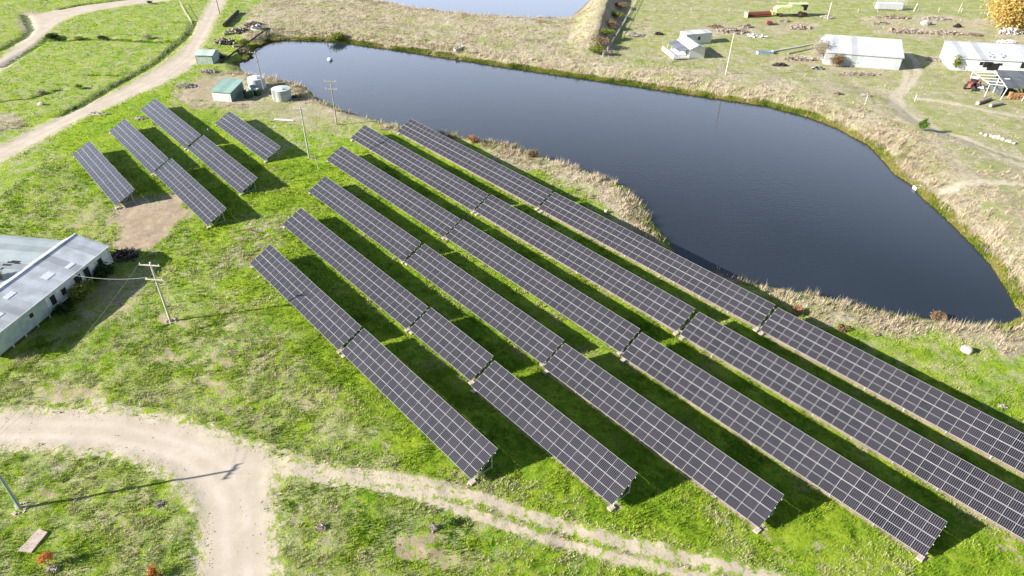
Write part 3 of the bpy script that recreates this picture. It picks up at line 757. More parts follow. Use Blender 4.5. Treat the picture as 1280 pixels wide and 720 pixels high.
# ------------------------------------------------------------------ utility poles and wires
def pole(px, py, h, m, label, arms=(), rr=.16, rz=0., name='utility_pole', group=None, tilt=(0,0), soil=False):
    x, y, z = G(px, py)
    t = thing(name, label, 'utility pole', (x, y, z), rz, group)
    mb = MB(); mb.tube((0,0,-.4), (tilt[0],tilt[1],h), rr, rr*.68, 12); mb.build('pole', m, t)
    tips = []
    for az, al, ins in arms:
        a = MB(); fx = tilt[0]*az/h; fy = tilt[1]*az/h - rr*.9 - .06
        a.box(fx-al/2, fy-.06, az-.07, fx+al/2, fy+.06, az+.07); ao = a.build('crossarm', m, t)
        for q in ins:
            i = MB(); i.tube((fx+q, fy, az+.06), (fx+q, fy, az+.2), .03, n=6, mi=0); i.tube((fx+q, fy, az+.14), (fx+q, fy, az+.27), .075, .05, 8, mi=0)
            i.build('insulator', M['ceramic'], ao)
            c, s_ = math.cos(rz), math.sin(rz)
            tips.append((x + c*(fx+q) - s_*fy, y + s_*(fx+q) + c*fy, z + az + .26))
    if soil:
        b = MB(); rr_ = random.Random(3)
        for k in range(12):
            a_ = rr_.uniform(0, 6.28); q = rr_.uniform(.3, .75); s_ = rr_.uniform(.1, .22)
            b.hexa([(q*math.cos(a_)-s_, q*math.sin(a_)-s_, -.1), (q*math.cos(a_)+s_, q*math.sin(a_)-s_, -.1), (q*math.cos(a_)+s_, q*math.sin(a_)+s_, -.1), (q*math.cos(a_)-s_, q*math.sin(a_)+s_, -.1)],
                   [(q*math.cos(a_)-s_*.6, q*math.sin(a_)-s_*.7, .18), (q*math.cos(a_)+s_*.7, q*math.sin(a_)-s_*.6, .2), (q*math.cos(a_)+s_*.5, q*math.sin(a_)+s_*.6, .16), (q*math.cos(a_)-s_*.6, q*math.sin(a_)+s_*.5, .2)])
        b.build('footing', M['concrete'], t)
    return t, tips
pA, tA = pole(26, 636, 8.9, M['greenpole'], 'grey green utility pole at the left edge throwing a long thin shadow onto the road', [(8.6, 2.2, (-1,-.4,.4,1))], .17, R(70), soil=True)
pB, tB = pole(213.5, 402, 9.5, M['palewood'], 'pale utility pole with two crossarms standing between the weatherboard barn and the solar tables', [(9.2, 2.7, (-1.25,.1,1.25)), (7.0, 2.5, (-1.0,1.0))], .17, R(-5), soil=True)
pC, tC = pole(386.5, 197, 10.3, M['greypole'], 'grey wooden utility pole beside the upper ends of the solar rows', [(10.0, 2.6, (-1.2,0,1.2)), (8.2, 2.2, (-.9,.9))], .17, R(-8))
pD, tD = pole(421, 156, 9.8, M['wood'], 'brown utility pole with double crossarms nearest the pond bank', [(9.5, 2.4, (-1.1,1.1)), (7.9, 2.6, (-1.1,0,1.1))], .16, R(-4))
pE, tE = pole(331, 116, 9.8, M['wood'], 'thin leaning utility pole standing between the two large water tanks', [(9.5, 2.6, (-1.2,0,1.2)), (7.6, 1.0, (0,))], .15, R(6), tilt=(-.35,0))
pF, tF = pole(907, 93, 10.5, M['palewood'], 'plain pole without crossarms right of the small white cabin', [], .17, tilt=(.15,0))
pG, tG = pole(275, 18, 9.5, M['bark'], 'thin dark pole at the top edge beside the gravel road', [(9.2, 2.4, (-1,1))], .13, tilt=(-.2,0))

def wire(a, b, sag, label, r_=.014, group=None):
    mb = MB(); n = 16; pr = None
    for i in range(n + 1):
        t = i / n; p = [a[k] + (b[k]-a[k])*t for k in range(3)]; p[2] -= sag * 4 * t * (1-t)
        if pr: mb.tube(pr, p, r_, n=5)
        pr = p
    tag(mb.build('power_line', M['wire']), label, 'power line', group)

# ------------------------------------------------------------------ vegetation
def shrub(px, py, w, h, leaf, label, name='shrub', cat='shrub', n=None, seed=1, ls=.12, group=None, lift=.25, lean=0., stems=5, bark='drybranch', xyz=None):
    x, y, z = xyz or G(px, py)
    t = thing(name, label, cat, (x, y, z), 0, group); rr = np.random.default_rng(seed)
    n = n or int(260 * w * h)
    # clumps make an uneven outline with gaps
    kc = max(5, int(4 + w * 2.2)); cc = rr.normal(0, 1, (kc, 3)); cc /= np.linalg.norm(cc, axis=1)[:,None]
    cc *= rr.uniform(.25, .85, (kc, 1)); cc = cc * [w/2, w/2, h*(1-lift)/2] + [lean, 0, h*lift + h*(1-lift)/2]
    ci = rr.integers(0, kc, n); sz = rr.uniform(.16, .34, kc)[ci]
    p = rr.normal(0, 1, (n, 3)) * (sz[:,None] * np.array([w/2, w/2, h/2])) + cc[ci]
    p[:,2] = np.maximum(p[:,2], .05)
    a = rr.normal(0, 1, (n, 3)); a /= np.linalg.norm(a, axis=1)[:,None]; b = np.cross(a, rr.normal(0, 1, (n, 3))); b /= np.linalg.norm(b, axis=1)[:,None]
    s = ls * rr.uniform(.6, 1.4, (n, 1))
    V = np.stack([p - a*s, p + b*s*.6, p + a*s, p - b*s*.6], 1).reshape(-1, 3)
    tint = np.repeat(np.clip(rr.uniform(0, 1, kc)[ci] * .6 + rr.uniform(0, .5, n), 0, 1), 4)
    npmesh('foliage', V, np.arange(4*n).reshape(-1, 4), L[leaf], 4, tint, t)
    st = MB()
    if cat == 'tree':
        st.tube((0,0,-.3), (lean*.3,0,h*.42), .05*w**.8, .03*w**.8, 10)
        st.build('trunk', M['bark'], t); st = MB()
        for c in cc: st.tube((lean*.3,0,h*.38), tuple(c), .018*w**.9, .01, 6)
        st.build('limbs', M['bark'], t)
    else:
        for c in cc[:max(stems, 3)]: st.tube((rr.uniform(-.08,.08), rr.uniform(-.08,.08), -.1), tuple(c), .012 + .012*w, .006, 5)
        st.build('stems', M[bark], t)
    return t

def brush(px, py, w, d, h, m, label, name='brush_pile', cat='brush pile', n=60, seed=1, rad=.05, rz=0., group=None, m2=None, flat=.6):
    """a heap of sticks or scrap, one thing"""
    x, y, z = G(px, py); rr = random.Random(seed); mb = MB()
    if y > 150: n = min(int(n*2.2), 220); rad *= .9; h *= 1.5
    for k in range(n):
        a = rr.uniform(0, math.pi); q = math.sqrt(rr.random()); b = rr.uniform(0, 6.28)
        cx, cy = q*math.cos(b)*w/2*.8, q*math.sin(b)*d/2*.8; cz = rr.uniform(0, 1)*h*(1-q*q*.8)
        l = rr.uniform(.25, .6) * min(w, d, 3.5); e = rr.uniform(-.35, .35)*flat
        dx, dy = math.cos(a)*l/2, math.sin(a)*l/2; r0 = rad*rr.uniform(.5, 1.5)
        mb.tube((cx-dx, cy-dy, cz - e*l + .03), (cx+dx, cy+dy, cz + e*l + .03), r0, r0*.6, 6, mi=rr.choice((0, 1)) if m2 else 0)
    # soil or litter mound under it
    ring = []; 
    for k in range(14):
        a = 2*math.pi*k/14; q = rr.uniform(.38, .52); ring.append((w*q*math.cos(a), d*q*math.sin(a), -.12))
    top = [(p[0]*.5, p[1]*.5, h*rr.uniform(.3,.55)) for p in ring]
    mb.add(ring + top, [(k, (k+1) % 14, 14+(k+1) % 14, 14+k) for k in range(14)] + [tuple(range(14, 28))], 0)
    return tag(mb.build(name, [M[m], M[m2 or m]], loc=(x, y, z), rz=rz), label, cat, group)

def rock(px, py, w, d, h, label, name='boulder', m='rock', seed=1, rz=0., group=None):
    import bmesh
    x, y, z = G(px, py); rr = random.Random(seed)
    bm = bmesh.new(); bmesh.ops.create_icosphere(bm, subdivisions=2, radius=.5)
    for v in bm.verts:
        k = 1 + rr.uniform(-.13, .13); v.co.x *= w*k; v.co.y *= d*k; v.co.z = max(v.co.z, -.25)*h*k*1.3 + h*.28
    me_ = bpy.data.meshes.new(name); bm.to_mesh(me_); bm.free(); me_.materials.append(M[m])
    o = bpy.data.objects.new(name, me_); COL.objects.link(o); o.location = (x, y, z); o.rotation_euler = (0,0,rz)
    return tag(o, label, 'boulder', group)

def log(ax, ay, bx, by, r0, m, label, name='log', cat='log', group=None, z0=0., n=10):
    a = G(ax, ay); b = G(bx, by); mb = MB()
    c = [(a[k]+b[k])/2 for k in range(3)]
    mb.tube((a[0]-c[0], a[1]-c[1], a[2]-c[2]+r0+z0), (b[0]-c[0], b[1]-c[1], b[2]-c[2]+r0*.85+z0), r0, r0*.8, n)
    return tag(mb.build(name, M[m], loc=c), label, cat, group)

# ------------------------------------------------------------------ buildings
def frame2(p0, p1):
    """origin and rotation so that local +x runs p0 -> p1"""
    return math.atan2(p1[1]-p0[1], p1[0]-p0[0]), math.hypot(p1[0]-p0[0], p1[1]-p0[1])

def wall_slab(mb, x0, y0, x1, y1, z0, z1, t=.12, mi=0, z1b=None):
    d = np.array([x1-x0, y1-y0], float); l = np.linalg.norm(d); n_ = np.array([-d[1], d[0]])/l*t/2; z1b = z1 if z1b is None else z1b
    a, b = np.array([x0,y0]), np.array([x1,y1])
    q = [a-n_, b-n_, b+n_, a+n_]
    mb.hexa([(*p, z0) for p in q], [(*q[0], z1), (*q[1], z1b), (*q[2], z1b), (*q[3], z1)], mi)

def roof_sheet(mb, a, b, c, d, t=.06, mi=0):
    """thin roof plane through four corners a b c d (counter-clockwise from above)"""
    mb.hexa([(p[0],p[1],p[2]-t) for p in (a,b,c,d)], [a,b,c,d], mi)

# the long barn on stumps, left
def long_barn():
    P1 = np.array([-59.6, 84.5]); P0 = np.array([-63.6, 62.5])
    rz, _ = frame2(P1, P0); Lb = 21.6
    t = thing('barn', 'long weatherboard barn on stumps with a patched grey iron roof at the left', 'barn', (P1[0], P1[1], 0), rz)
    # local: x along the wall (away from the far end, towards the camera), +y = ? to the right of the walk: the field side is +y
    s = 1 if (math.cos(rz)*0 - math.sin(rz)*1) > 0 else 1
    W_ = 10.0; zf = .75; ze = 3.45; zr = 4.65
    # wall facing the field at y=0, body extends to y=-W_
    w = MB()
    wall_slab(w, 0, -.06, 12.6, -.06, zf, ze, .12); wall_slab(w, .06, 0, .06, -W_/2-2.3, zf, ze, .12); wall_slab(w, 12.6, -W_/2-2.3, 0, -W_/2-2.3, zf, ze)
    w.add([(0.0,0,ze),(0.0,-W_/2-2.3,ze),(0.0,-W_/2,zr),(.12,0,ze),(.12,-W_/2-2.3,ze),(.12,-W_/2,zr)], [(0,1,2),(5,4,3),(0,2,5,3),(2,1,4,5)])
    w.build('wall', M['wallpale'], t)
    w = MB(); wall_slab(w, 12.6, -.04, Lb, -.04, zf-.15, ze, .14); wall_slab(w, Lb, 0, Lb, -W_/2-2.3, zf-.15, ze); w.build('wall', M['wallseafoam'], t)
    fl = MB(); fl.box(0.15, -W_/2-2.2, zf-.2, Lb-.1, -.14, zf-.02); fl.build('floor', M['dark'], t)
    r_ = MB()
    roof_sheet(r_, (-.3, .22, ze-.05), (-.45, -W_/2, zr+.05), (Lb+.4, -W_/2, zr+.05), (Lb+.4, .22, ze-.05)); ro = r_.build('roof', M['roofgrey_x'], t)
    r_ = MB(); roof_sheet(r_, (-.45, -W_/2, zr+.05), (-.45, -W_/2-2.6, ze-.12), (Lb+.4, -W_/2-2.6, ze-.12), (Lb+.4, -W_/2, zr+.05)); r_.build('roof', M['roofwhite'], t)
    c = MB(); c.box(-.5, -W_/2-.14, zr+.04, Lb+.4, -W_/2+.14, zr+.12); c.build('ridge_cap', M['roofwhite'], t)
    def onr(x, y): return (x, y, zr+.05 + (ze-.05-zr-.05)*(y+W_/2)/(W_/2+.22) + .035)
    for x0, x1, y0, y1 in ((8.2,9.7,-2.6,-1.6), (17.2,19.0,-2.2,-1.5), (13.4,15.0,-3.6,-2.9), (5.2,6.6,-1.5,-.9)):
        k = MB(); roof_sheet(k, onr(x0,y1), onr(x0,y0), onr(x1,y0), onr(x1,y1), .02); k.build('skylight', M['skylight'], ro)
    rr = random.Random(5)
    for k in range(int(Lb/2.1)):
        s_ = MB(); s_.tube((.3+k*2.1, -.1, -.2), (.3+k*2.1, -.1, zf), .11, n=8); s_.build('stump', M['palewood'], t)
    for x0, x1, z0, z1 in ((1.6,2.6,1.6,2.7),(4.3,5.5,1.0,2.9),(6.0,7.4,1.4,2.8),(9.0,10.0,1.5,2.6),(11.0,12.0,1.3,2.8),(14.9,15.7,1.9,2.7)):
        f = MB(); f.box(x0, -.02, z0, x1, .045, z1, 0); f.box(x0+.08, .046, z0+.08, x1-.08, .06, z1-.08, 1); fo = f.build('window', [M['wallpale'], M['dark']], t)
    for x0 in (3.2, 8.1):
        d_ = MB(); d_.box(x0, .01, zf, x0+.9, .05, zf+2.0); d_.build('door', M['white'], t)
    q = MB(); q.box(Lb-.05,-.12,zf-.2,Lb+.1,.06,ze-.1); q.box(-.12,-.12,zf-.1,.02,.07,ze-.1); q.build('corner_board', M['white'], t)
    # pale wall patches, gutter
    g = MB(); g.tube((-.3, .28, ze-.08), (Lb+.4, .28, ze-.08), .06, n=6); g.build('gutter', M['white'], t)
    W_ = 7.2
    # annex roof behind
    a2 = thing('shed', 'low wide shed with rusted holes in its flat pale iron roof, behind the long barn', 'shed', (P1[0], P1[1], 0), rz)
    r_ = MB(); roof_sheet(r_, (-.6, -W_-.35, 3.15), (-.8, -24, 2.5), (Lb, -24, 2.5), (Lb, -W_-.35, 3.15)); ro = r_.build('roof', M['roofpale_x'], a2)
    w = MB(); wall_slab(w, 0, -W_-.5, 0, -23.6, 0, 2.4); wall_slab(w, 0, -23.6, Lb-.5, -23.6, 0, 2.4); wall_slab(w, Lb-.5, -23.6, Lb-.5, -W_-.5, 0, 2.4); w.build('wall', M['wallpale'], a2)
    cz, sz_ = math.cos(-rz), math.sin(-rz)
    def z_(y): return 3.15 - .65*(-y-7.55)/(24-7.55) + .012
    for px, py, ww, hh in ((5,330,.5,1.5),(11,327,.45,1.9),(16,326,.45,1.5),(20,329,.35,1.0),(3,335,.6,.5)):
        q = back(px, py, 2.9) - P1; x0, y0 = cz*q[0]-sz_*q[1], sz_*q[0]+cz*q[1]; y1 = y0 + hh
        h_ = MB(); roof_sheet(h_, (x0, y1, z_(y1)), (x0+.05, y0, z_(y0)), (x0+ww, y0+.1, z_(y0+.1)), (x0+ww-.07, y1-.05, z_(y1-.05)), .01); h_.build('roof_hole', M['dark'], ro)
    return t
M['roofgrey_x'] = corrugated('galvanised_roofing_sheets', (.66,.68,.70), (.48,.49,.50), .25, 0, .5, .0, 1.3)
M['roofpale_x'] = corrugated('faded_pale_roofing', (.30,.34,.35), (.25,.29,.30), .25, 0, .6, 0, 1.5)
barn = long_barn()

def box_shed(name, label, cat, p0, p1, depth, h0, h1, walls, roof, gable=None, over=.25, kind='skillion', ridge=None):
    """front wall p0 -> p1 (facing the camera), body behind it"""
    rz, l = frame2(p0, p1); z0 = min(Hs(*p0), Hs(*p1))
    t = thing(name, label, cat, (p0[0], p0[1], z0), rz)
    w = MB()
    wall_slab(w, 0, .06, l, .06, -.2, h0); wall_slab(w, l, depth-.06, 0, depth-.06, -.2, h1)
    if kind == 'skillion':
        wall_slab(w, .06, .12, .06, depth-.12, -.2, h0, z1b=h1); wall_slab(w, l-.06, .12, l-.06, depth-.12, -.2, h0, z1b=h1)
        w.build('wall', walls, t)
        r_ = MB(); sl = (h1-h0)/depth
        roof_sheet(r_, (-over, -over, h0-over*sl+.08), (l+over, -over, h0-over*sl+.08), (l+over, depth+over, h1+over*sl+.08), (-over, depth+over, h1+over*sl+.08))
        r_.build('roof', roof, t)
    else:
        for xx in (0, l-.12):
            w.add([(xx,.0,-.2),(xx,depth,-.2),(xx,depth,h0),(xx,depth/2,ridge),(xx,0,h0),(xx+.12,.0,-.2),(xx+.12,depth,-.2),(xx+.12,depth,h0),(xx+.12,depth/2,ridge),(xx+.12,0,h0)],
                  [(0,1,2,3,4),(9,8,7,6,5),(0,5,6,1),(1,6,7,2),(2,7,8,3),(3,8,9,4),(4,9,5,0)])
        w.build('wall', walls, t)
        sl = (ridge-h0)/(depth/2)
        for a in (0, 1):
            r_ = MB()
            if a == 0: roof_sheet(r_, (-over,-over,h0-over*sl+.08), (l+over,-over,h0-over*sl+.08), (l+over,depth/2,ridge+.08), (-over,depth/2,ridge+.08))
            else: roof_sheet(r_, (-over,depth/2,ridge+.08), (l+over,depth/2,ridge+.08), (l+over,depth+over,h0-over*sl+.08), (-over,depth+over,h0-over*sl+.08))
            r_.build('roof', roof, t)
        r_ = MB(); r_.tube((-over, depth/2, ridge+.1), (l+over, depth/2, ridge+.1), .1, n=6); r_.build('ridge_cap', roof, t)
    return t, l

# big machinery shed
big, l = box_shed('shed', 'large machinery shed with a plain white roof and grey sheet walls', 'shed', (83.6,186.6), (102.2,182.4), 13.5, 3.5, 3.5, M['wallgrey'], M['roofwhite'], kind='gable', ridge=6.0)
g = MB(); g.tube((-.25,-.33,3.33),(l+.25,-.33,3.33),.08,n=6); g.tube((2.2,-.08,3.3),(2.2,-.08,0),.05,n=6); g.build('gutter', M['galv'], big)
# white cabin with verandah: gable end faces the camera
def cabin():
    t = thing('cabin', 'small white cabin with a railed verandah on its left side', 'cabin', (47.6,189.4,Hs(48,190)), R(11))
    W_, D_, he, hr = 4.4, 9.0, 2.75, 3.7
    w = MB(); wall_slab(w, 0,0,W_,0,0,he); wall_slab(w, W_,0,W_,D_,0,he); wall_slab(w, W_,D_,0,D_,0,he); wall_slab(w, 0,D_,0,0,0,he)
    for yy in (-.06, D_-.06):
        w.add([(0,yy,he),(W_,yy,he),(W_/2,yy,hr),(0,yy+.12,he),(W_,yy+.12,he),(W_/2,yy+.12,hr)], [(0,1,2),(5,4,3),(0,2,5,3),(2,1,4,5)])
    w.build('wall', M['wallwhite'], t)
    r_ = MB(); roof_sheet(r_, (-.1,-.35,he), (W_/2,-.35,hr+.06), (W_/2,D_+.3,hr+.06), (-.1,D_+.3,he)); r_.build('roof', M['roofwhite_y'], t)
    r_ = MB(); roof_sheet(r_, (W_/2,-.35,hr+.06), (W_+.35,-.35,he-.1), (W_+.35,D_+.3,he-.1), (W_/2,D_+.3,hr+.06)); r_.build('roof', M['roofgrey'], t)
    r_ = MB(); roof_sheet(r_, (-3.0,-.1,2.2), (-.12,-.1,he-.08), (-.12,D_,he-.08), (-3.0,D_,2.2)); r_.build('verandah_roof', M['roofdark_y'], t)
    d_ = MB(); d_.box(-4.6,-.3,.25,-.08,D_-.5,.45); d_.build('deck', M['wallwhite'], t)
    for k in range(4):
        p = MB(); y0 = .0 + k*2.8; p.box(-2.95,y0,.46,-2.83,y0+.12,2.17); p.build('verandah_post', M['white'], t)
    rl = MB(); rl.box(-4.6,-.3,1.3,-4.5,D_-.5,1.4); rl.box(-4.5,-.3,1.3,-.1,-.2,1.4); rl.box(-4.6,-.3,.6,-4.55,D_-.5,.66)
    for k in range(38): rl.box(-4.58,-.25+k*.23,.46,-4.52,-.17+k*.23,1.3)
    for k in range(19): rl.box(-4.45+k*.23,-.28,.46,-4.37+k*.23,-.22,1.3)
    rl.build('railing', M['white'], t)
    for y0,y1,z0,z1,nm in ((1.2,2.2,.47,2.4,'door'),(3.6,5.0,1.1,2.2,'window')):
        q = MB(); q.box(-.12,y0,z0,-.065,y1,z1); q.build(nm, M['glass'], t)
M['roofwhite_y'] = corrugated('white_cabin_roofing', (.70,.70,.70), (.62,.62,.63), .25, 1, .5)
M['roofdark_y'] = corrugated('dark_verandah_roofing', (.16,.165,.19), (.13,.135,.16), .25, 1, .5)
cabin()
# site hut behind the cabin
hut, l = box_shed('site_hut', 'pale grey flat-roofed hut standing behind the white cabin', 'hut', (49.2,202.6), (57.3,205.3), 3.4, 2.9, 3.0, M['wallgrey_p'] if 'wallgrey_p' in M else M['wallwhite'], M['roofwhite'], over=.08)
q = MB(); q.box(4.0,-.02,1.2,4.8,-.005,2.1); q.build('window', M['glass'], hut)
# white sheds at the right edge
rs, l = box_shed('shed', 'long white-roofed shed at the right edge with a dark hole torn in its front', 'shed', (116.6,183.4), (150.0,178.5), 9.5, 3.2, 4.9, M['white'], M['roofwhite'])
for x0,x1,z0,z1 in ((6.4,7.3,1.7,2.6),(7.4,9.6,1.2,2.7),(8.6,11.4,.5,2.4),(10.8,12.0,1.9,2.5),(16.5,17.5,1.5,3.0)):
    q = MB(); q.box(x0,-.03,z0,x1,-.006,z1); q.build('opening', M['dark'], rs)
sl = (4.9-3.2)/9.5
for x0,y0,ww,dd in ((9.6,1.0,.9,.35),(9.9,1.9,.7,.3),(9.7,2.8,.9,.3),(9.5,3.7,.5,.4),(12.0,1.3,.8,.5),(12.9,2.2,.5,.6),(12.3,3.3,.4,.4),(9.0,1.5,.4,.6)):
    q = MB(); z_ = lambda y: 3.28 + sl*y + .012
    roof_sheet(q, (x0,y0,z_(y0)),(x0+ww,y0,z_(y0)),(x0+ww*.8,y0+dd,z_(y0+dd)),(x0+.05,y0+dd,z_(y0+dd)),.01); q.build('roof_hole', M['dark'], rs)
# dark-roofed lean-to with open frame
def leanto():
    p0 = (117.3, 160.9); t = thing('lean_to', 'open-sided lean-to with a dark roof and white steel frame at the right edge', 'lean-to', (*p0, Hs(*p0)), R(-4))
    Lx, D_ = 16., 10.
    r_ = MB(); roof_sheet(r_, (0,0,3.0),(Lx,0,3.0),(Lx,D_*.55,3.9),(0.8,D_*.55,3.9)); r_.build('roof', M['roofdark'], t)
    r_ = MB(); roof_sheet(r_, (.8,D_*.55,3.95),(Lx,D_*.55,3.95),(Lx,D_,4.15),(1.6,D_,4.15)); r_.build('roof', M['roofdark'], t)
    for x_, y_, h_ in ((.2,.2,2.9),(.4,5.2,3.8),(5.2,.2,2.9),(10.4,.2,2.9),(1.6,9.8,4.0),(8.,9.8,4.0)):
        q = MB(); q.tube((x_-.5 if y_<1 else x_,y_,-.1),(x_,y_,h_),.11,n=8); q.build('post', M['white'], t)
    q = MB(); q.tube((0.05,-.1,2.85),(1.5,10,3.95),.1,n=6); q.build('beam', M['white'], t)
    for k in range(5):
        y0 = 1.5+k*1.9; q = MB(); q.tube((-3.0-.1*k, y0+.9, 3.0+.1*k),(.4+.15*k, y0, 3.0+.2*k),.09,n=6); q.build('rafter', M['white'], t)
    q = MB(); q.tube((-3.0,2.0,3.0),(-3.6,9.9,3.5),.09,n=6); q.tube((-3.0,2.2,-.1),(-3.0,2.2,3.0),.09,n=6); q.tube((-3.6,9.9,-.1),(-3.6,9.9,3.5),.09,n=6); q.build('frame', M['white'], t)
    w = MB(); wall_slab(w, 2.0,9.2,Lx,9.2,0,3.6); wall_slab(w, .9,2.6,.9,9.1,0,2.9); w.build('wall', M['roofdark'], t)
    q = MB(); roof_sheet(q, (1.3,4.2,3.74),(2.5,4.2,3.74),(2.5,4.7,3.83),(1.3,4.7,3.83),.03); q.build('roof_patch', M['white'], t)
    c, s_ = math.cos(R(-4)), math.sin(R(-4))
    mb = MB(); rr = random.Random(9)
    for i in range(34):
        for j in range(9):
            if rr.random() < .93:
                mb.tube((2.+i*.33+rr.uniform(-.05,.05), .6+rr.uniform(-.15,.15), .15+j*.17), (2.+i*.33+rr.uniform(-.05,.05), 1.6, .15+j*.17), .13, .12, 6)
    tag(mb.build('firewood_stack', M['hay'], loc=(*p0, Hs(*p0)), rz=R(-4)), 'orange brown stack of split firewood under the dark lean-to', 'firewood')
leanto()
# small sheds by the road end
s1, l = box_shed('shed', 'tiny pale green shed at the end of the pond beside the gravel road', 'shed', (-83.6,179.6), (-79.2,179.6), 4.6, 2.3, 2.3, M['wallgreen_l'] if 'wallgreen_l' in M else M['wallseafoam'], M['roofpale'], kind='gable', ridge=2.9)
s2, l = box_shed('shed', 'small green pump shed with a cream front, left of the water tanks', 'shed', (-69.7,153.2), (-65.2,152.5), 6.2, 2.2, 3.0, M['wallgreen'], M['roofgreen'], over=.35)
q = MB(); q.box(.05,-.03,0,4.55,-.004,2.05); q.build('front_panel', M['cream'], s2)
q = MB(); q.box(3.3,-.06,0,4.2,-.032,1.85); q.build('door', M['wallpale'], s2)

# tanks
def tank(px, py, rad, h, m, label, cone=.35, ladder=False):
    x, y, z = G(px, py); t = thing('water_tank', label, 'water tank', (x, y + rad, z))
    n = 32; mb = MB(); mb.tube((0,0,-.15), (0,0,h), rad, rad, n); mb.build('tank_wall', m, t, smooth=False)
    rf = MB(); rf.tube((0,0,h), (0,0,h+cone), rad*1.02, .25, n); rf.build('roof', m if not ladder else M['tankroof'], t)
    k = MB(); k.tube((rad*.3,-rad*.45,h+cone*.5), (rad*.3,-rad*.45,h+cone*.5+.22), .3, .3, 12); k.build('hatch', M['galv'], t)
    if ladder:
        a = R(-125); c, s_ = math.cos(a)*(rad+.08), math.sin(a)*(rad+.08); tx, ty = -math.sin(a)*.25, math.cos(a)*.25
        q = MB(); q.tube((c-tx,s_-ty,0),(c-tx,s_-ty,h+.3),.04,n=5); q.tube((c+tx,s_+ty,0),(c+tx,s_+ty,h+.3),.04,n=5)
        for k in range(8): q.tube((c-tx,s_-ty,.3+k*.33),(c+tx,s_+ty,.3+k*.33),.03,n=5)
        q.build('ladder', M['charred'], t)
        for zz in (.7, 1.4, 2.1):
            q = MB(); q.tube((0,0,zz-.02),(0,0,zz+.02),rad+.02,rad+.02,n); q.build('hoop', M['galv'], t)
M['tankroof'] = mat('tank_roof', (.56,.62,.58), .5, 0, .2, 1)
tank(350, 128, 2.15, 2.5, M['tank'], 'large corrugated grey green water tank with a ladder, right of the thin leaning pole', .4, True)
tank(319, 113, 2.0, 2.4, M['tankblue'], 'smooth pale grey water tank behind the two dark ones', .45)
tank(309, 123, 1.0, 1.5, M['tankdark'], 'small dark green tank beside the pump shed', .25)
tank(321, 120, .9, 1.3, M['tankdark'], 'small dark green tank in front of the pale grey tank', .25)
def pump():
    x, y, z = G(369, 124); t = thing('pump', 'dark pump and pipework beside the corrugated water tank', 'pump', (x, y, z))
    q = MB(); q.box(-.7,-.4,0,.7,.4,.15); q.build('base', M['concrete'], t)
    q = MB(); q.tube((-.5,0,.5),(.4,0,.5),.32,n=12); q.build('motor', M['charred'], t)
    q = MB(); q.tube((.4,0,.5),(1.3,.2,.5),.1,n=8); q.tube((1.3,.2,.5),(1.3,.2,1.0),.1,n=8); q.tube((-.5,0,.5),(-1.6,.3,.4),.08,n=8); q.build('pipe', M['charred'], t)
pump()

# ------------------------------------------------------------------ farm machines
def wheel(t, x, y, r_, w, rim=M['white'], axis='y'):
    q = MB(); q.tube((x,y-w/2,r_),(x,y+w/2,r_),r_,n=20); o = q.build('wheel', M['rubber'], t)
    q = MB(); q.tube((x,y-w/2-.02,r_),(x,y+w/2+.02,r_),r_*.55,n=16); q.build('rim', rim, o)
def tractor():
    x, y, z = G(1213, 111); t = thing('tractor', 'red tractor with a white cab roof parked on the grass left of the lean-to', 'tractor', (x, y, z), R(222))
    for sy in (-1, 1): wheel(t, -1.1, sy*1.0, .95, .55); wheel(t, 1.35, sy*.95, .62, .42)
    q = MB(); q.hexa([(-.1,-.42,.75),(2.0,-.36,.8),(2.0,.36,.8),(-.1,.42,.75)],[(-.1,-.42,1.75),(1.95,-.33,1.55),(1.95,.33,1.55),(-.1,.42,1.75)]); q.build('bonnet', M['red'], t)
    q = MB(); q.box(-1.8,-.5,.6,.2,.5,1.1); q.build('chassis', M['charred'], t)
    q = MB(); q.hexa([(-1.5,-.72,1.1),(-.1,-.72,1.1),(-.1,.72,1.1),(-1.5,.72,1.1)],[(-1.4,-.66,2.55),(-.2,-.66,2.55),(-.2,.66,2.55),(-1.4,.66,2.55)]); q.build('cab', M['glass'], t)
    q = MB(); q.box(-1.6,-.8,2.56,-.05,.8,2.72); q.build('cab_roof', M['white'], t)
    for sy in (-1, 1):
        q = MB(); q.poly_prism([(-1.9,1.55),(-1.6,1.95),(-.7,1.98),(-.3,1.6),(-.4,1.5),(-.8,1.86),(-1.5,1.84),(-1.8,1.5)], sy*1.0-.32, sy*1.0+.32); q.build('mudguard', M['red'], t)
    q = MB(); q.tube((1.0,.3,1.6),(1.0,.3,2.5),.05,n=8); q.build('exhaust', M['charred'], t)
tractor()
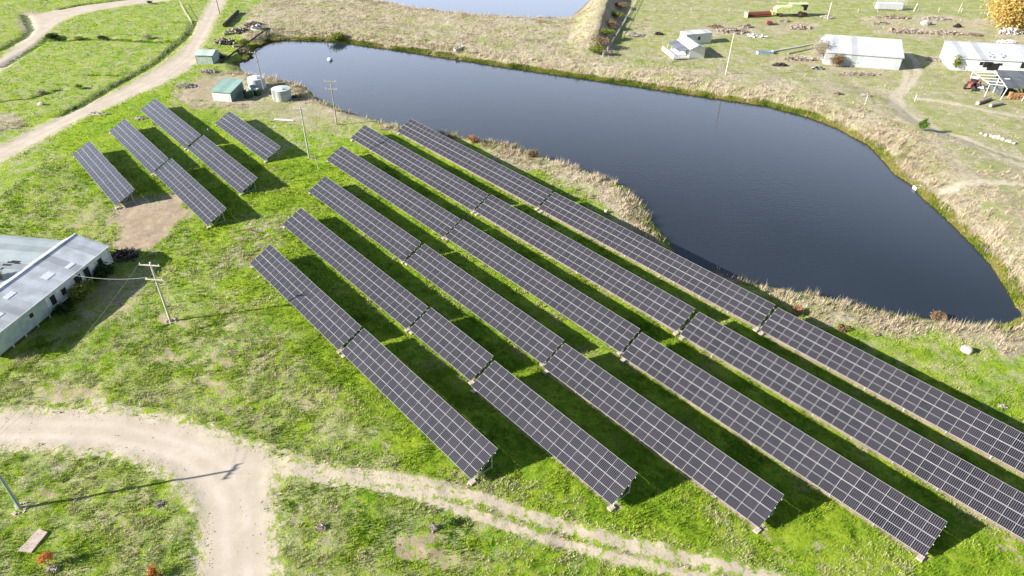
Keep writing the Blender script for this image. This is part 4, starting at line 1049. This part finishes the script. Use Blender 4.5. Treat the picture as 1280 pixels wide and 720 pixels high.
def harvester():
    x, y, z = G(987, 20); t = thing('combine_harvester', 'pale yellow green combine harvester parked at the top edge', 'combine harvester', (x, y, z), R(2))
    q = MB(); q.poly_prism([(-5.2,1.2),(3.4,1.0),(3.8,1.8),(3.3,3.2),(-.5,3.5),(-1.2,3.1),(-4.6,3.0),(-5.5,2.4)], -1.4, 1.4); q.build('body', M['harvest'], t)
    q = MB(); q.hexa([(3.0,-1.1,2.0),(4.7,-1.1,2.0),(4.7,1.1,2.0),(3.0,1.1,2.0)],[(3.0,-1.1,3.9),(5.0,-1.1,3.9),(5.0,1.1,3.9),(3.0,1.1,3.9)]); q.build('cab', M['glass'], t)
    q = MB(); q.box(2.8,-1.25,3.91,5.2,1.25,4.05); q.build('cab_roof', M['harvest'], t)
    q = MB(); q.box(-.6,-1.1,3.5,2.6,1.1,4.0); q.build('grain_tank', M['harvest'], t)
    q = MB(); q.tube((1.5,1.5,3.6),(-4.5,1.6,3.9),.17,n=8); q.build('unloading_auger', M['harvest'], t)
    q = MB(); q.hexa([(3.6,-.6,.7),(5.6,-.6,.3),(5.6,.6,.3),(3.6,.6,.7)],[(3.6,-.6,1.5),(5.6,-.6,1.0),(5.6,.6,1.0),(3.6,.6,1.5)]); q.build('feeder', M['rust'], t)
    for sy in (-1, 1): wheel(t, 2.7, sy*1.5, .95, .6, M['rust']); wheel(t, -3.6, sy*1.2, .62, .4, M['rust'])
    x, y, z = G(948, 21); t = thing('harvester_header', 'rusty red harvester header with pale end plates lying left of the harvester', 'harvester header', (x, y, z), R(14))
    for sx in (-1, 1):
        q = MB(); q.poly_prism([(sx*4.6-.12,0),(sx*4.6+.12,0),(sx*4.6+.12,1.7),(sx*4.6-.12,1.7)], -1.0, .9); q.build('end_plate', M['harvest'], t)
    q = MB(); q.hexa([(-4.5,-.9,.25),(4.5,-.9,.25),(4.5,.8,.35),(-4.5,.8,.35)],[(-4.5,-.9,.4),(4.5,-.9,.4),(4.5,.8,1.5),(-4.5,.8,1.5)]); q.build('trough', M['rust'], t)
    q = MB()
    for k in range(6):
        a = k*math.pi/3; q.tube((-4.4,-.5+.5*math.cos(a),1.3+.5*math.sin(a)),(4.4,-.5+.5*math.cos(a),1.3+.5*math.sin(a)),.05,n=5)
    q.tube((-4.4,-.5,1.3),(4.4,-.5,1.3),.1,n=8); q.build('reel', M['red'], t)
harvester()
def trailer():
    x, y, z = G(1110, 12); t = thing('stock_crate', 'grey metal stock crate with pipe cages at the top edge above the large shed', 'stock crate', (x, y, z), R(-4))
    q = MB(); q.box(-4.2,-1.1,.3,4.2,1.1,2.2); q.build('crate_body', M['galv'], t)
    q = MB()
    for xx in np.arange(-3.5, 6.2, .8):
        q.tube((xx,1.6,0),(xx,1.6,3.6),.05,n=5); q.tube((xx,4.2,0),(xx,4.2,3.6),.05,n=5)
    for zz in (1.2, 2.4, 3.55):
        q.tube((-3.5,1.6,zz),(6.1,1.6,zz),.05,n=5); q.tube((-3.5,4.2,zz),(6.1,4.2,zz),.05,n=5)
    q.build('cage_rails', M['galv'], t)
trailer()
def orange_machine(px, py, label, m, s=1.0, rz=0.):
    x, y, z = G(px, py); t = thing('old_implement', label, 'farm implement', (x, y, z), rz)
    q = MB(); q.hexa([(-.9*s,-.5*s,.4*s),(.9*s,-.5*s,.4*s),(.9*s,.5*s,.4*s),(-.9*s,.5*s,.4*s)],[(-.7*s,-.45*s,1.2*s),(.6*s,-.45*s,1.1*s),(.6*s,.45*s,1.1*s),(-.7*s,.45*s,1.2*s)]); q.build('body', m, t)
    q = MB(); q.tube((.9*s,0,.5*s),(2.2*s,0,.4*s),.08*s,n=6); q.build('drawbar', M['rust'], t)
    for sy in (-1, 1): wheel(t, -.1*s, sy*.65*s, .42*s, .2*s, M['rust'])
orange_machine(961, 31, 'small bright red implement in the scrap left of the harvester shadow', M['red'], 1.2)
orange_machine(1114, 39, 'small orange implement in the rubble above the large shed', M['hay'], .9, R(30))

def trough(px, py, L_, W_, H_, m, label, rz=0., name='water_trough', cat='trough'):
    x, y, z = G(px, py); mb = MB(); t_ = .08
    mb.box(-L_/2,-W_/2,-.1,L_/2,W_/2,.1); mb.box(-L_/2,-W_/2,.1,L_/2,-W_/2+t_,H_); mb.box(-L_/2,W_/2-t_,.1,L_/2,W_/2,H_)
    mb.box(-L_/2,-W_/2+t_,.1,-L_/2+t_,W_/2-t_,H_); mb.box(L_/2-t_,-W_/2+t_,.1,L_/2,W_/2-t_,H_)
    return tag(mb.build(name, M[m], loc=(x,y,z), rz=rz), label, cat)
trough(956, 67, 4.6, 1.4, .7, 'bluepaint', 'pale blue open trough lying on the grass between the cabin and the large shed', R(8))
trough(1147, 236, 1.5, 1.0, .55, 'white', 'white tub at the waterline of the right bank', R(10), 'tub', 'tub')
def dinghy(px, py, label, s=1.0, rz=0., m='white'):
    x, y, z = G(px, py); t = thing('dinghy', label, 'boat', (x, y, z), rz)
    ns = 9; V = []; Fs = []
    for i in range(ns):
        u = i/(ns-1); xx = (u-.5)*3.2*s; w = .75*s*math.sin(math.pi*min(.5, .12+u*.38))*(1 if u < .6 else max(.05, 1-((u-.6)/.4)**2)); k = .1*s*u*u
        V += [(xx,-w,.55*s+k),(xx,-w*.75,.12*s+k*.8),(xx,0,0.02+k),(xx,w*.75,.12*s+k*.8),(xx,w,.55*s+k)]
    for i in range(ns-1):
        for j in range(4): a = i*5+j; Fs.append((a,a+1,a+6,a+5))
    Fs.append((0,1,2,3,4))
    q = MB(); q.add(V, Fs); o = q.build('hull', M[m], t)
    md = o.modifiers.new('thick', 'SOLIDIFY'); md.thickness = .05
    for xx in (-.6, .35):
        q = MB(); q.box(xx*s-.14,-.6*s,.38*s,xx*s+.14,.6*s,.42*s); q.build('bench', M['palewood'], t)
dinghy(573, 62, 'small white dinghy pulled up on the far bank above the reeds', 1.2, R(60))
def buoy():
    x, y = back(412.5, 75, WZ); t = thing('buoy', 'small round pale blue buoy floating near the top end of the pond', 'buoy', (x, y, WZ))
    import bmesh
    bm = bmesh.new(); bmesh.ops.create_uvsphere(bm, u_segments=20, v_segments=12, radius=.75)
    for v in bm.verts: v.co.z = v.co.z*.75 + .15
    me_ = bpy.data.meshes.new('float'); bm.to_mesh(me_); bm.free(); me_.materials.append(M['buoy'])
    me_.polygons.foreach_set('use_smooth', [True]*len(me_.polygons))
    o = bpy.data.objects.new('float', me_); COL.objects.link(o); o.parent = t
    q = MB(); q.tube((0,0,.6),(0,0,.9),.12,n=10); q.build('cap', M['charred'], t)
buoy()

# ------------------------------------------------------------------ wires
wire(tB[3], (-61.2, 77.4, 3.3), .5, 'service wire from the pale utility pole to the barn eave')
wire(tB[0], tA[0], .9, 'outer overhead wire between the two poles at the left', .012, 'overhead wires between the left poles')
wire(tB[2], tA[3], .9, 'inner overhead wire between the two poles at the left', .012, 'overhead wires between the left poles')

# ------------------------------------------------------------------ fences
def fence(pp, label, gap=4., h=1.15, m='wood', rails=3, pr=.07, rr_=.012, name='fence'):
    P = np.array([back(*q) for q in pp]); sg = np.linalg.norm(np.diff(P, axis=0), axis=1); cu = np.concatenate([[0], np.cumsum(sg)])
    o = P[0]; z0 = Hs(*o); t = thing(name, label, 'fence', (o[0], o[1], z0)); k = int(cu[-1]//gap); k = min(k, 95); prev = None; w = MB()
    for i in range(k+1):
        s_ = min(cu[-1]*i/k, cu[-1]-1e-6); j = min(int(np.searchsorted(cu, s_, 'right'))-1, len(sg)-1); p = P[j] + (P[j+1]-P[j])*(s_-cu[j])/sg[j]
        z = Hs(*p)-z0; rnd = random.Random(i); a = (p[0]-o[0], p[1]-o[1], z)
        q = MB(); q.tube((a[0],a[1],z-.3),(a[0]+rnd.uniform(-.06,.06),a[1],z+h),pr,pr*.9,7); q.build('fence_post', M[m], t)
        if prev:
            for r_ in range(rails): zz = h*(.3+.6*r_/max(1,rails-1)); w.tube((prev[0],prev[1],prev[2]+zz),(a[0],a[1],a[2]+zz),rr_,n=4)
        prev = a
    w.build('fence_wire' if rr_ < .03 else 'rail', M['wire'] if rr_ < .03 else M[m], t)
fence([(75,141),(100,130),(125,115),(160,96),(195,76),(218,56),(235,40),(240,30)], 'wire fence on wooden posts following the left side of the gravel road', 3.2, 1.2, pr=.1)
fence([(240,30),(232,18),(226,6)], 'short pale rail fence leading off the gravel road to the top', 2.8, 1.3, 'palewood', 2, .1, .05)
fence([(753,75),(765,56),(780,30),(796,0),(806,-14)], 'pale post and rail fence along the overgrown ditch', 2.5, 1.2, 'palewood', 2, .11, .06)
fence([(796,14),(850,13),(900,14),(935,17)], 'low wire fence across the far paddock left of the header', 6, 1.1, 'palewood', 3, .09, .025)
fence([(1072,16),(1130,14),(1178,14),(1236,17),(1290,20)], 'wire fence behind the rubble heaps at the top right', 7, 1.3, 'palewood', 3, .1, .02)

# ------------------------------------------------------------------ plants
shrub(1270, 36, 17, 12, 'yellow', 'golden yellow autumn tree at the top right corner', 'tree', 'tree', 24000, 3, .34, lift=.04)
shrub(1152, 163, 1.9, 2.4, 'green', 'single bright green sapling beside the wheel tracks on the right bank', 'sapling', 'sapling', 900, 4, .14, lift=.2)
shrub(1193, 87, 2.6, 3.8, 'olive', 'yellow green shrub against the front of the white-roofed shed', seed=5, ls=.17, n=1800)
shrub(1045, 84, 3.8, 3.0, 'brown', 'round brown leafless bush against the wall of the large shed', 'bush', 'bush', 2600, 6, .13)
shrub(1025, 77, 5.0, 6.0, 'pale', 'pale bare bush at the left end of the large shed', 'bush', 'bush', 3600, 7, .14, bark='greybranch')
shrub(133, 347, 2.6, 2.0, 'darkgreen', 'dark green shrub at the far end of the barn wall', seed=8, ls=.15, n=3500)
shrub(106, 374, 3.4, 2.2, 'olive', 'yellowish shrub in the middle of the barn wall', seed=9, ls=.14, n=3600)
shrub(85, 392, 2.4, 1.8, 'darkgreen', 'dark shrub near the barn stumps, left of the yellowish one', seed=10, ls=.14, n=2200)
shrub(2, 372, 2.6, 5.0, 'olive', 'shrub growing up through the gap between the barn roofs at the left edge', seed=11, ls=.15, n=2500)
shrub(62, 706, 1.1, 1.7, 'orange', 'bright orange leaved bush beside the brush heap at the bottom left', 'bush', 'bush', 700, 12, .07, lift=.35)
shrub(191, 722, 1.4, 1.2, 'orange', 'low bright orange bush beside the green stake at the bottom edge', 'bush', 'bush', 800, 13, .07)
shrub(591, 178, 2.0, 1.4, 'red', 'small reddish bush in the reeds behind the top table of the pond row', 'bush', 'bush', 900, 14, .12)
shrub(666, 196, 2.6, 1.3, 'brown', 'rust brown bush in the reeds on the near bank', 'bush', 'bush', 1100, 15, .12)
shrub(1171, 401, 2.0, 1.3, 'brown', 'brown reed bush on the near bank left of the white boulder', 'bush', 'bush', 1200, 16, .1)
shrub(423, 50, 5.5, 2.0, 'olive', 'yellowish bush at the waterline of the far bank at the top of the pond', 'bush', 'bush', 1800, 17, .16)
shrub(305, 58, 4.5, 1.8, 'olive', 'olive bush at the upper left tip of the pond', 'bush', 'bush', 1500, 18, .16)
shrub(66, 48, 4.0, 1.4, 'darkgreen', 'low dark bush beside the fork of the upper left track', 'bush', 'bush', 1500, 19, .18)
shrub(1052, 413, 1.8, .8, 'brown', 'low brown tussock behind the upper edge of the pond row', 'tussock', 'tussock', 600, 20, .1)
shrub(997, 392, 1.6, .9, 'red', 'dark reddish tussock near the gap in the pond row', 'tussock', 'tussock', 600, 21, .1)
shrub(566, 655, 1.0, .7, 'green', 'bright green weed clump right of a reddish brush heap', 'weed', 'weed', 500, 22, .09)
# dark bushes in the ditch
for i, (a, b) in enumerate(((745,66),(752,55),(757,44),(763,33),(770,22),(776,10))):
    shrub(a, b, 5.0, 1.6, 'brown' if i % 2 else 'olive', ['olive thicket at the foot of the ditch', 'brown thicket second up the ditch from the pond', 'olive thicket third up the ditch', 'brown thicket in the upper half of the ditch', 'olive thicket near the top of the ditch', 'brown thicket at the very top of the ditch'][i], 'thicket', 'thicket', 1300, 30+i, .17, 'thickets in the overgrown ditch')
# scattered tussocks in the left paddock
for i, (a, b, w, lf, lb) in enumerate(((100,50,3.,'olive','olive tussock in the middle of the left paddock ditch line'),(128,49,2.6,'darkgreen','dark tussock in the paddock ditch line, right of the olive one'),(186,48,3.,'pale','pale grey tussock mound in the left paddock'),
      (52,118,2.2,'pale','grey tussock by the reddish patch in the left paddock'),(100,111,2.0,'olive','small tussock near the roadside fence in the paddock'),(188,5,2.0,'darkgreen','dark tussock at the top edge beside the upper track'))):
    shrub(a, b, w, 1.0, lf, lb, 'tussock', 'tussock', 500, 50+i, .14, 'tussocks in the left paddock')
# brush heaps with cut stems in the foreground
brush(200, 631, 1.1, 1.0, .35, 'greybranch', 'heap of cut sticks on the grass beside the inside of the road bend', n=40, seed=1, rad=.035, m2='rustlog')
brush(402, 660, 1.3, 1.1, .4, 'greybranch', 'brown stick heap on the grass right of the road at the bottom', n=45, seed=2, rad=.04, m2='rustlog')
brush(543, 660, 1.1, 1.0, .4, 'greybranch', 'stick heap below the dirt track with green weeds round it', n=45, seed=3, rad=.04, m2='rustlog')
brush(543, 640, .6, .5, .25, 'rustlog', 'small reddish stick heap at the edge of the dirt track', n=26, seed=4, rad=.03)
brush(66, 712, 1.3, 1.0, .35, 'greybranch', 'stick heap beside the orange leaved bush at the bottom left', n=40, seed=5, rad=.04, m2='rustlog')
brush(156, 320, 5.0, 3.6, .9, 'charred', 'heap of charred black timber at the end of the barn', 'timber_heap', 'timber heap', 110, 6, .09, m2='bark')
brush(392, 198, 1.6, 1.0, .3, 'greybranch', 'pale stick heap at the foot of the grey pole', n=35, seed=7, rad=.05)
brush(300, 40, 9, 4, .8, 'greybranch', 'grey timber and scrap heap at the upper left tip of the pond', 'scrap_heap', 'scrap heap', 90, 8, .16, m2='charred')
brush(281, 54, 7, 3.4, 1.0, 'charred', 'dark scrap heap behind the tiny pale green shed', 'scrap_heap', 'scrap heap', 80, 9, .17, m2='greybranch')
brush(262, 90, 5, 3, .5, 'greybranch', 'pale stick heap in front of the tiny pale green shed', 'brush_pile', 'brush pile', 60, 10, .08)
brush(232, 108, 5, 3, .5, 'greybranch', 'broken branches on dry ground between the road and the pump shed', n=60, seed=11, rad=.07)
brush(318, 32, 7, 4, .8, 'drybranch', 'brown branch heap above the upper left tip of the pond', n=70, seed=12, rad=.12)
brush(793, 44, 7, 4, .5, 'greybranch', 'grey brush heap left of the white cabin', n=60, seed=13, rad=.1)
brush(823, 43, 3, 2, .5, 'charred', 'small black scrap heap just left of the white cabin', 'scrap_heap', 'scrap heap', 30, 14, .12)
brush(915, 40, 12, 5, .8, 'greybranch', 'wide grey rubble and brush heap right of the hut', n=110, seed=15, rad=.13, m2='rustlog')
brush(946, 46, 7, 3, .6, 'white', 'pale sheet scrap heap right of the plain pole', 'scrap_heap', 'scrap heap', 50, 16, .16, m2='greybranch')
brush(1000, 35, 10, 4, .7, 'drybranch', 'brown scrap heap in front of the harvester', 'scrap_heap', 'scrap heap', 80, 17, .14, m2='greybranch')
brush(1034, 22, 5, 3, .6, 'greybranch', 'grey heap at the foot of the white marker post', 'scrap_heap', 'scrap heap', 40, 18, .12)
brush(1000, 74, 12, 4, .6, 'drybranch', 'brown branch heap left of the large shed', n=90, seed=19, rad=.12, m2='greybranch')
brush(1072, 93, 14, 2.2, .5, 'greybranch', 'line of pale rubbish along the front of the large shed', 'scrap_heap', 'scrap heap', 90, 20, .1, m2='drybranch')
brush(1022, 86, 4, 1.6, .4, 'charred', 'dark planks at the left front corner of the large shed', 'plank_heap', 'plank heap', 30, 21, .1, m2='white')
brush(1135, 40, 14, 4, .7, 'greybranch', 'long grey rubble heap above the shadow of the large shed', 'rubble_heap', 'rubble heap', 110, 22, .15, m2='rustlog')
brush(1180, 42, 12, 4, .7, 'drybranch', 'brown rubble heap between the sheds at the top right', 'rubble_heap', 'rubble heap', 90, 23, .15, m2='greybranch')
brush(1115, 22, 16, 3, .6, 'drybranch', 'low brown heap along the fence under the stock crate', 'rubble_heap', 'rubble heap', 80, 24, .13, m2='greybranch')
brush(1170, 24, 14, 3, .6, 'greybranch', 'low heap along the fence right of the stock crate', 'rubble_heap', 'rubble heap', 70, 25, .13)
brush(1196, 34, 2.6, 1.6, .8, 'charred', 'single black scrap pile on the top right rubble', 'scrap_heap', 'scrap heap', 30, 26, .18)
brush(1262, 42, 8, 3, 1.2, 'greybranch', 'grey machinery scrap below the yellow tree', 'scrap_heap', 'scrap heap', 60, 27, .25, m2='white')
brush(1258, 53, 7, 1.8, .6, 'white', 'white scrap lying behind the white-roofed shed', 'scrap_heap', 'scrap heap', 40, 28, .16)
brush(1168, 75, 6, 4, .5, 'pale2', 'pale straw and stick heap at the left end of the white-roofed shed', n=70, seed=29, rad=.08) if 'pale2' in M else brush(1168, 75, 6, 4, .5, 'greybranch', 'pale stick heap at the left end of the white-roofed shed', n=70, seed=29, rad=.08)
brush(1082, 120, 3, 1.6, .4, 'greybranch', 'grey stick heap on the bank below the large shed', n=30, seed=30, rad=.08)
brush(1048, 118, 2.6, 1.2, .5, 'bark', 'old dark stump with branches on the bank below the large shed', 'stump', 'stump', 20, 31, .16)
brush(1232, 124, 2.4, 1.5, .4, 'drybranch', 'sticks beside the two logs by the lean-to', n=24, seed=32, rad=.07)
brush(1252, 508, 1.2, .8, .3, 'greybranch', 'stick and stone heap in the grass above the table at the right edge', n=24, seed=33, rad=.05, m2='rock')
brush(1095, 418, 1.2, .8, .25, 'drybranch', 'small brown stick heap on the grass behind the pond row', n=22, seed=34, rad=.05)
brush(175, 148, 4, 2, .4, 'greybranch', 'grey stick heap above the upper left solar tables', n=40, seed=35, rad=.06)
brush(125, 142, 6, 1.2, .3, 'greybranch', 'weathered planks beside the road above the left solar tables', 'plank_heap', 'plank heap', 22, 36, .09)

brush(303, 66, 6, 3, .7, 'drybranch', 'brown branches heaped where the long steel pipe meets the pond tip', n=70, seed=40, rad=.09)
brush(272, 72, 4, 4, .9, 'charred', 'dark junk heap touching the right side of the tiny pale green shed', 'scrap_heap', 'scrap heap', 60, 41, .12, m2='greybranch')
brush(321, 36, 4, 2, 1.2, 'white', 'white and black upright scrap at the upper left tip of the pond', 'scrap_heap', 'scrap heap', 26, 42, .16, m2='charred')
brush(1060, 40, 5, 2, .5, 'greybranch', 'low grey stick heap behind the roof of the large shed', n=50, seed=43, rad=.08) if False else None
brush(1215, 76, 3, 1.5, .5, 'greybranch', 'scrap beside the yellow green shrub', n=30, seed=44, rad=.08) if False else None
brush(893, 34, 6, 3, .6, 'drybranch', 'brown stick heap just above the roof of the hut', n=50, seed=51, rad=.09)
brush(932, 34, 5, 3, .7, 'greybranch', 'grey timber heap left of the small red implement', n=50, seed=52, rad=.1, m2='rustlog')
brush(981, 27, 6, 2, .5, 'greybranch', 'thin scrap heap directly below the harvester', 'scrap_heap', 'scrap heap', 40, 53, .09, m2='rustlog')
brush(1100, 30, 7, 2.5, .6, 'greybranch', 'grey timber heap below the left end of the stock crate', n=50, seed=54, rad=.1, m2='drybranch')
brush(1215, 44, 8, 3, .5, 'drybranch', 'brown litter heap left of the yellow tree', n=60, seed=55, rad=.08)
brush(975, 82, 5, 1.6, .5, 'charred', 'row of dark stumps on the grass below the pale irrigation pipe', 'stump_row', 'stumps', 30, 45, .16)
brush(1225, 112, 4, 2.4, .6, 'greybranch', 'scrap iron heap between the tractor and the lean-to', 'scrap_heap', 'scrap heap', 50, 46, .09, m2='white')
# logs and pipes
log(1221,131,1237,125,.45,'greybranch','thick grey log lying left of the lean-to, upper of two','log')
log(1237,134,1252,131,.42,'greybranch','thick grey log lying in front of the lean-to, lower of two','log')
log(961,66,1016,56,.22,'white','long pale irrigation pipe from the blue trough towards the large shed','irrigation_pipe','pipe')
log(985,68,1028,58,.2,'greybranch','grey pole lying left of the large shed beside the irrigation pipe','log')
log(343,150.5,367,151.8,.22,'white','short white pipe lying on the grass below the corrugated water tank','pipe','pipe')
log(281,34,298,16,.6,'charred','thick black culvert pipe lying beside the gravel road','culvert_pipe','pipe')
log(276,79,335,36,.25,'charred','long dark steel pipe running along the upper left tip of the pond','steel_pipe','pipe')
log(292,62,311,61,.3,'greybranch','pale pipe end reaching the pond at its upper left tip','pipe','pipe',z0=.5)
log(280,44,300,41,.3,'greybranch','grey log behind the scrap at the upper left tip of the pond','log')
log(110,143,127,145,.18,'greybranch','weathered fallen post beside the road above the solar tables','fallen_post','post')
def post(px, py, h, m, label, r_=.08, tilt=(0,0), name='post', cone=False):
    x, y, z = G(px, py); t = MB(); t.tube((0,0,-.2),(tilt[0],tilt[1],h),r_, .01 if cone else r_*.9, 9)
    if not cone: t.tube((tilt[0],tilt[1],h),(tilt[0],tilt[1],h+.06),r_*1.15,r_*.5,9)
    return tag(t.build(name, M[m], loc=(x,y,z)), label, 'post')
post(398.5, 212, 2.6, 'palewood', 'short leaning post beside the grey pole above the solar rows', .07, (-.35,0))
post(209, 726, 1.0, 'greenpole', 'pointed grey green stake standing at the bottom edge', .12, (-.02,0), 'stake', True)
post(1034, 24, 5.2, 'white', 'tall white marker post at the top edge right of the harvester', .12)
post(1142, 14, 2.6, 'white', 'white gate post right of the stock crate', .12, (.5,0))
post(1198, 15, 3.0, 'palewood', 'pale post in the fence line above the top right rubble', .12, (.3,0))
post(1234, 20, 2.4, 'white', 'white fence strainer post left of the yellow tree', .12)
post(1143, 127, 1.6, 'white', 'short white post in the grass above the wheel tracks', .1)
post(1081, 131, 2.3, 'palewood', 'thin pale stake on the bank below the large shed', .08)
post(408.5, 46, 1.6, 'bark', 'dark stake at the waterline at the top of the pond', .12)
post(182, 165, .9, 'white', 'small white marker peg between the upper left solar tables', .09) if False else post(261, 167, 1.0, 'white', 'small white peg in the shadow right of the upper left solar table', .1)
# boulders
rock(1207, 440, 1.5, 1.1, 1.0, 'large white boulder on the grass below the near bank', seed=2, rz=R(-40))
rock(1157, 31, 3.4, 2.4, 1.6, 'pinkish boulder in the rubble at the top right', seed=3)
rock(664, 75, 1.6, 1.0, .6, 'white stone in the reeds of the far bank below the dike', seed=4)
rock(758, 266, .9, .8, .7, 'pale stone at the shadow edge behind the pond row', seed=5)
rock(52, 131, 1.6, 1.2, .7, 'pale stone beside the road in the left paddock', seed=6)
for i, (a, b, s_) in enumerate(((1226,168,.8),(1232,170,1.1),(1238,171,.9),(1243,172.5,1.2),(1248,173.5,1.3),(1253,175,1.0),(1258,177,.8),(1262,178,1.1),(1267,180,.9))):
    rock(a, b, s_*.9, s_*.8, s_*.6, 'pale rock in the line of rocks on the right bank', 'rock', seed=20+i, rz=i, group='line of rocks on the right bank')
# slab
x, y, z = G(41, 678); P = [(-45.62,36.96),(-44.25,36.9),(-43.96,39.04),(-45.0,39.4)]
q = MB(); q.hexa([(a-x, b-y, -.1) for a, b in P], [(a-x, b-y, .16) for a, b in P]); tag(q.build('concrete_slab', M['slab'], loc=(x,y,z)), 'bare pinkish concrete slab in the grass at the lower left', 'slab')

# ------------------------------------------------------------------ sky, sun, camera
SE, SAZ = R(24), R(195)          # sun height; direction it comes from, counter-clockwise from +x
w = bpy.data.worlds.new('World'); SC.world = w; w.use_nodes = True; nt = w.node_tree
bg = nt.nodes['Background']; sky = nt.nodes.new('ShaderNodeTexSky'); sky.sky_type = 'NISHITA'; sky.sun_disc = False
sky.sun_elevation = SE; sky.sun_rotation = R(90) - SAZ
sky.air_density = 1.0; sky.dust_density = .3
# scattered bright cloud, seen only as reflections in the pond and the panels
tc = nt.nodes.new('ShaderNodeTexCoord'); mp = nt.nodes.new('ShaderNodeMapping'); mp.inputs['Scale'].default_value = (1, 1, 3.0)
nt.links.new(tc.outputs['Generated'], mp.inputs[0])
cn = nt.nodes.new('ShaderNodeTexNoise'); cn.inputs['Scale'].default_value = 1.9; cn.inputs['Detail'].default_value = 5; nt.links.new(mp.outputs[0], cn.inputs['Vector'])
cm = nt.nodes.new('ShaderNodeMapRange'); cm.inputs[1].default_value = .36; cm.inputs[2].default_value = .62; cm.inputs[4].default_value = .55; nt.links.new(cn.outputs['Fac'], cm.inputs[0])
sz = nt.nodes.new('ShaderNodeSeparateXYZ'); nt.links.new(tc.outputs['Generated'], sz.inputs[0])
def _mr(o, a, b, c, d):
    n = nt.nodes.new('ShaderNodeMapRange'); n.inputs[1].default_value = a; n.inputs[2].default_value = b; n.inputs[3].default_value = c; n.inputs[4].default_value = d; nt.links.new(o, n.inputs[0]); return n.outputs[0]
def _mu(a, b):
    n = nt.nodes.new('ShaderNodeMath'); n.operation = 'MULTIPLY'; nt.links.new(a, n.inputs[0]); nt.links.new(b, n.inputs[1]); return n.outputs[0]
cloud = _mu(_mu(cm.outputs[0], _mr(sz.outputs[1], -.1, .35, 0, 1)), _mr(sz.outputs[2], .25, .72, 1, 0))
cx_ = nt.nodes.new('ShaderNodeMix'); cx_.data_type = 'RGBA'; cx_.inputs[7].default_value = (17,19.5,25,1)
hz = _mu(_mr(sz.outputs[2], .27, .50, 1, 0), _mr(sz.outputs[1], .4, .75, 0, 1))
mxx = nt.nodes.new('ShaderNodeMath'); mxx.operation = 'MAXIMUM'; nt.links.new(cloud, mxx.inputs[0]); nt.links.new(hz, mxx.inputs[1]); cloud = mxx.outputs[0]
nt.links.new(cloud, cx_.inputs[0]); nt.links.new(sky.outputs[0], cx_.inputs[6]); nt.links.new(cx_.outputs[2], bg.inputs['Color'])
bg.inputs['Strength'].default_value = .05
sl = bpy.data.lights.new('sun', 'SUN'); sl.energy = 5.0; sl.angle = R(.53); sl.color = (1, .955, .88)
so = bpy.data.objects.new('sun', sl); COL.objects.link(so)
dv = Vector((math.cos(SE)*math.cos(SAZ), math.cos(SE)*math.sin(SAZ), math.sin(SE)))
so.rotation_euler = dv.to_track_quat('Z', 'Y').to_euler(); so.location = dv * 200
cam = bpy.data.cameras.new('camera'); co = bpy.data.objects.new('camera', cam); COL.objects.link(co)
cam.sensor_width = 36; cam.lens = F / 1280 * 36; cam.clip_end = 12000; cam.clip_start = .5
r0 = Vector((1,0,0)); d0 = Vector((0,-sp,-cp)); fw = Vector((0,cp,-sp))
rt = cr*r0 - sr*d0; dn = sr*r0 + cr*d0; up = -dn
mw = Matrix((rt, up, -fw)).transposed().to_4x4(); mw.translation = Vector((0,0,CH)); co.matrix_world = mw
SC.camera = co
vs = SC.view_settings; vs.view_transform = 'Standard'; vs.look = 'None'; vs.exposure = 1.35; vs.gamma = 1
try: vs.use_curve_mapping = False
except Exception: pass
SC.cycles.max_bounces = 5; SC.cycles.diffuse_bounces = 2; SC.cycles.glossy_bounces = 3; SC.cycles.transmission_bounces = 2
SC.cycles.use_denoising = True
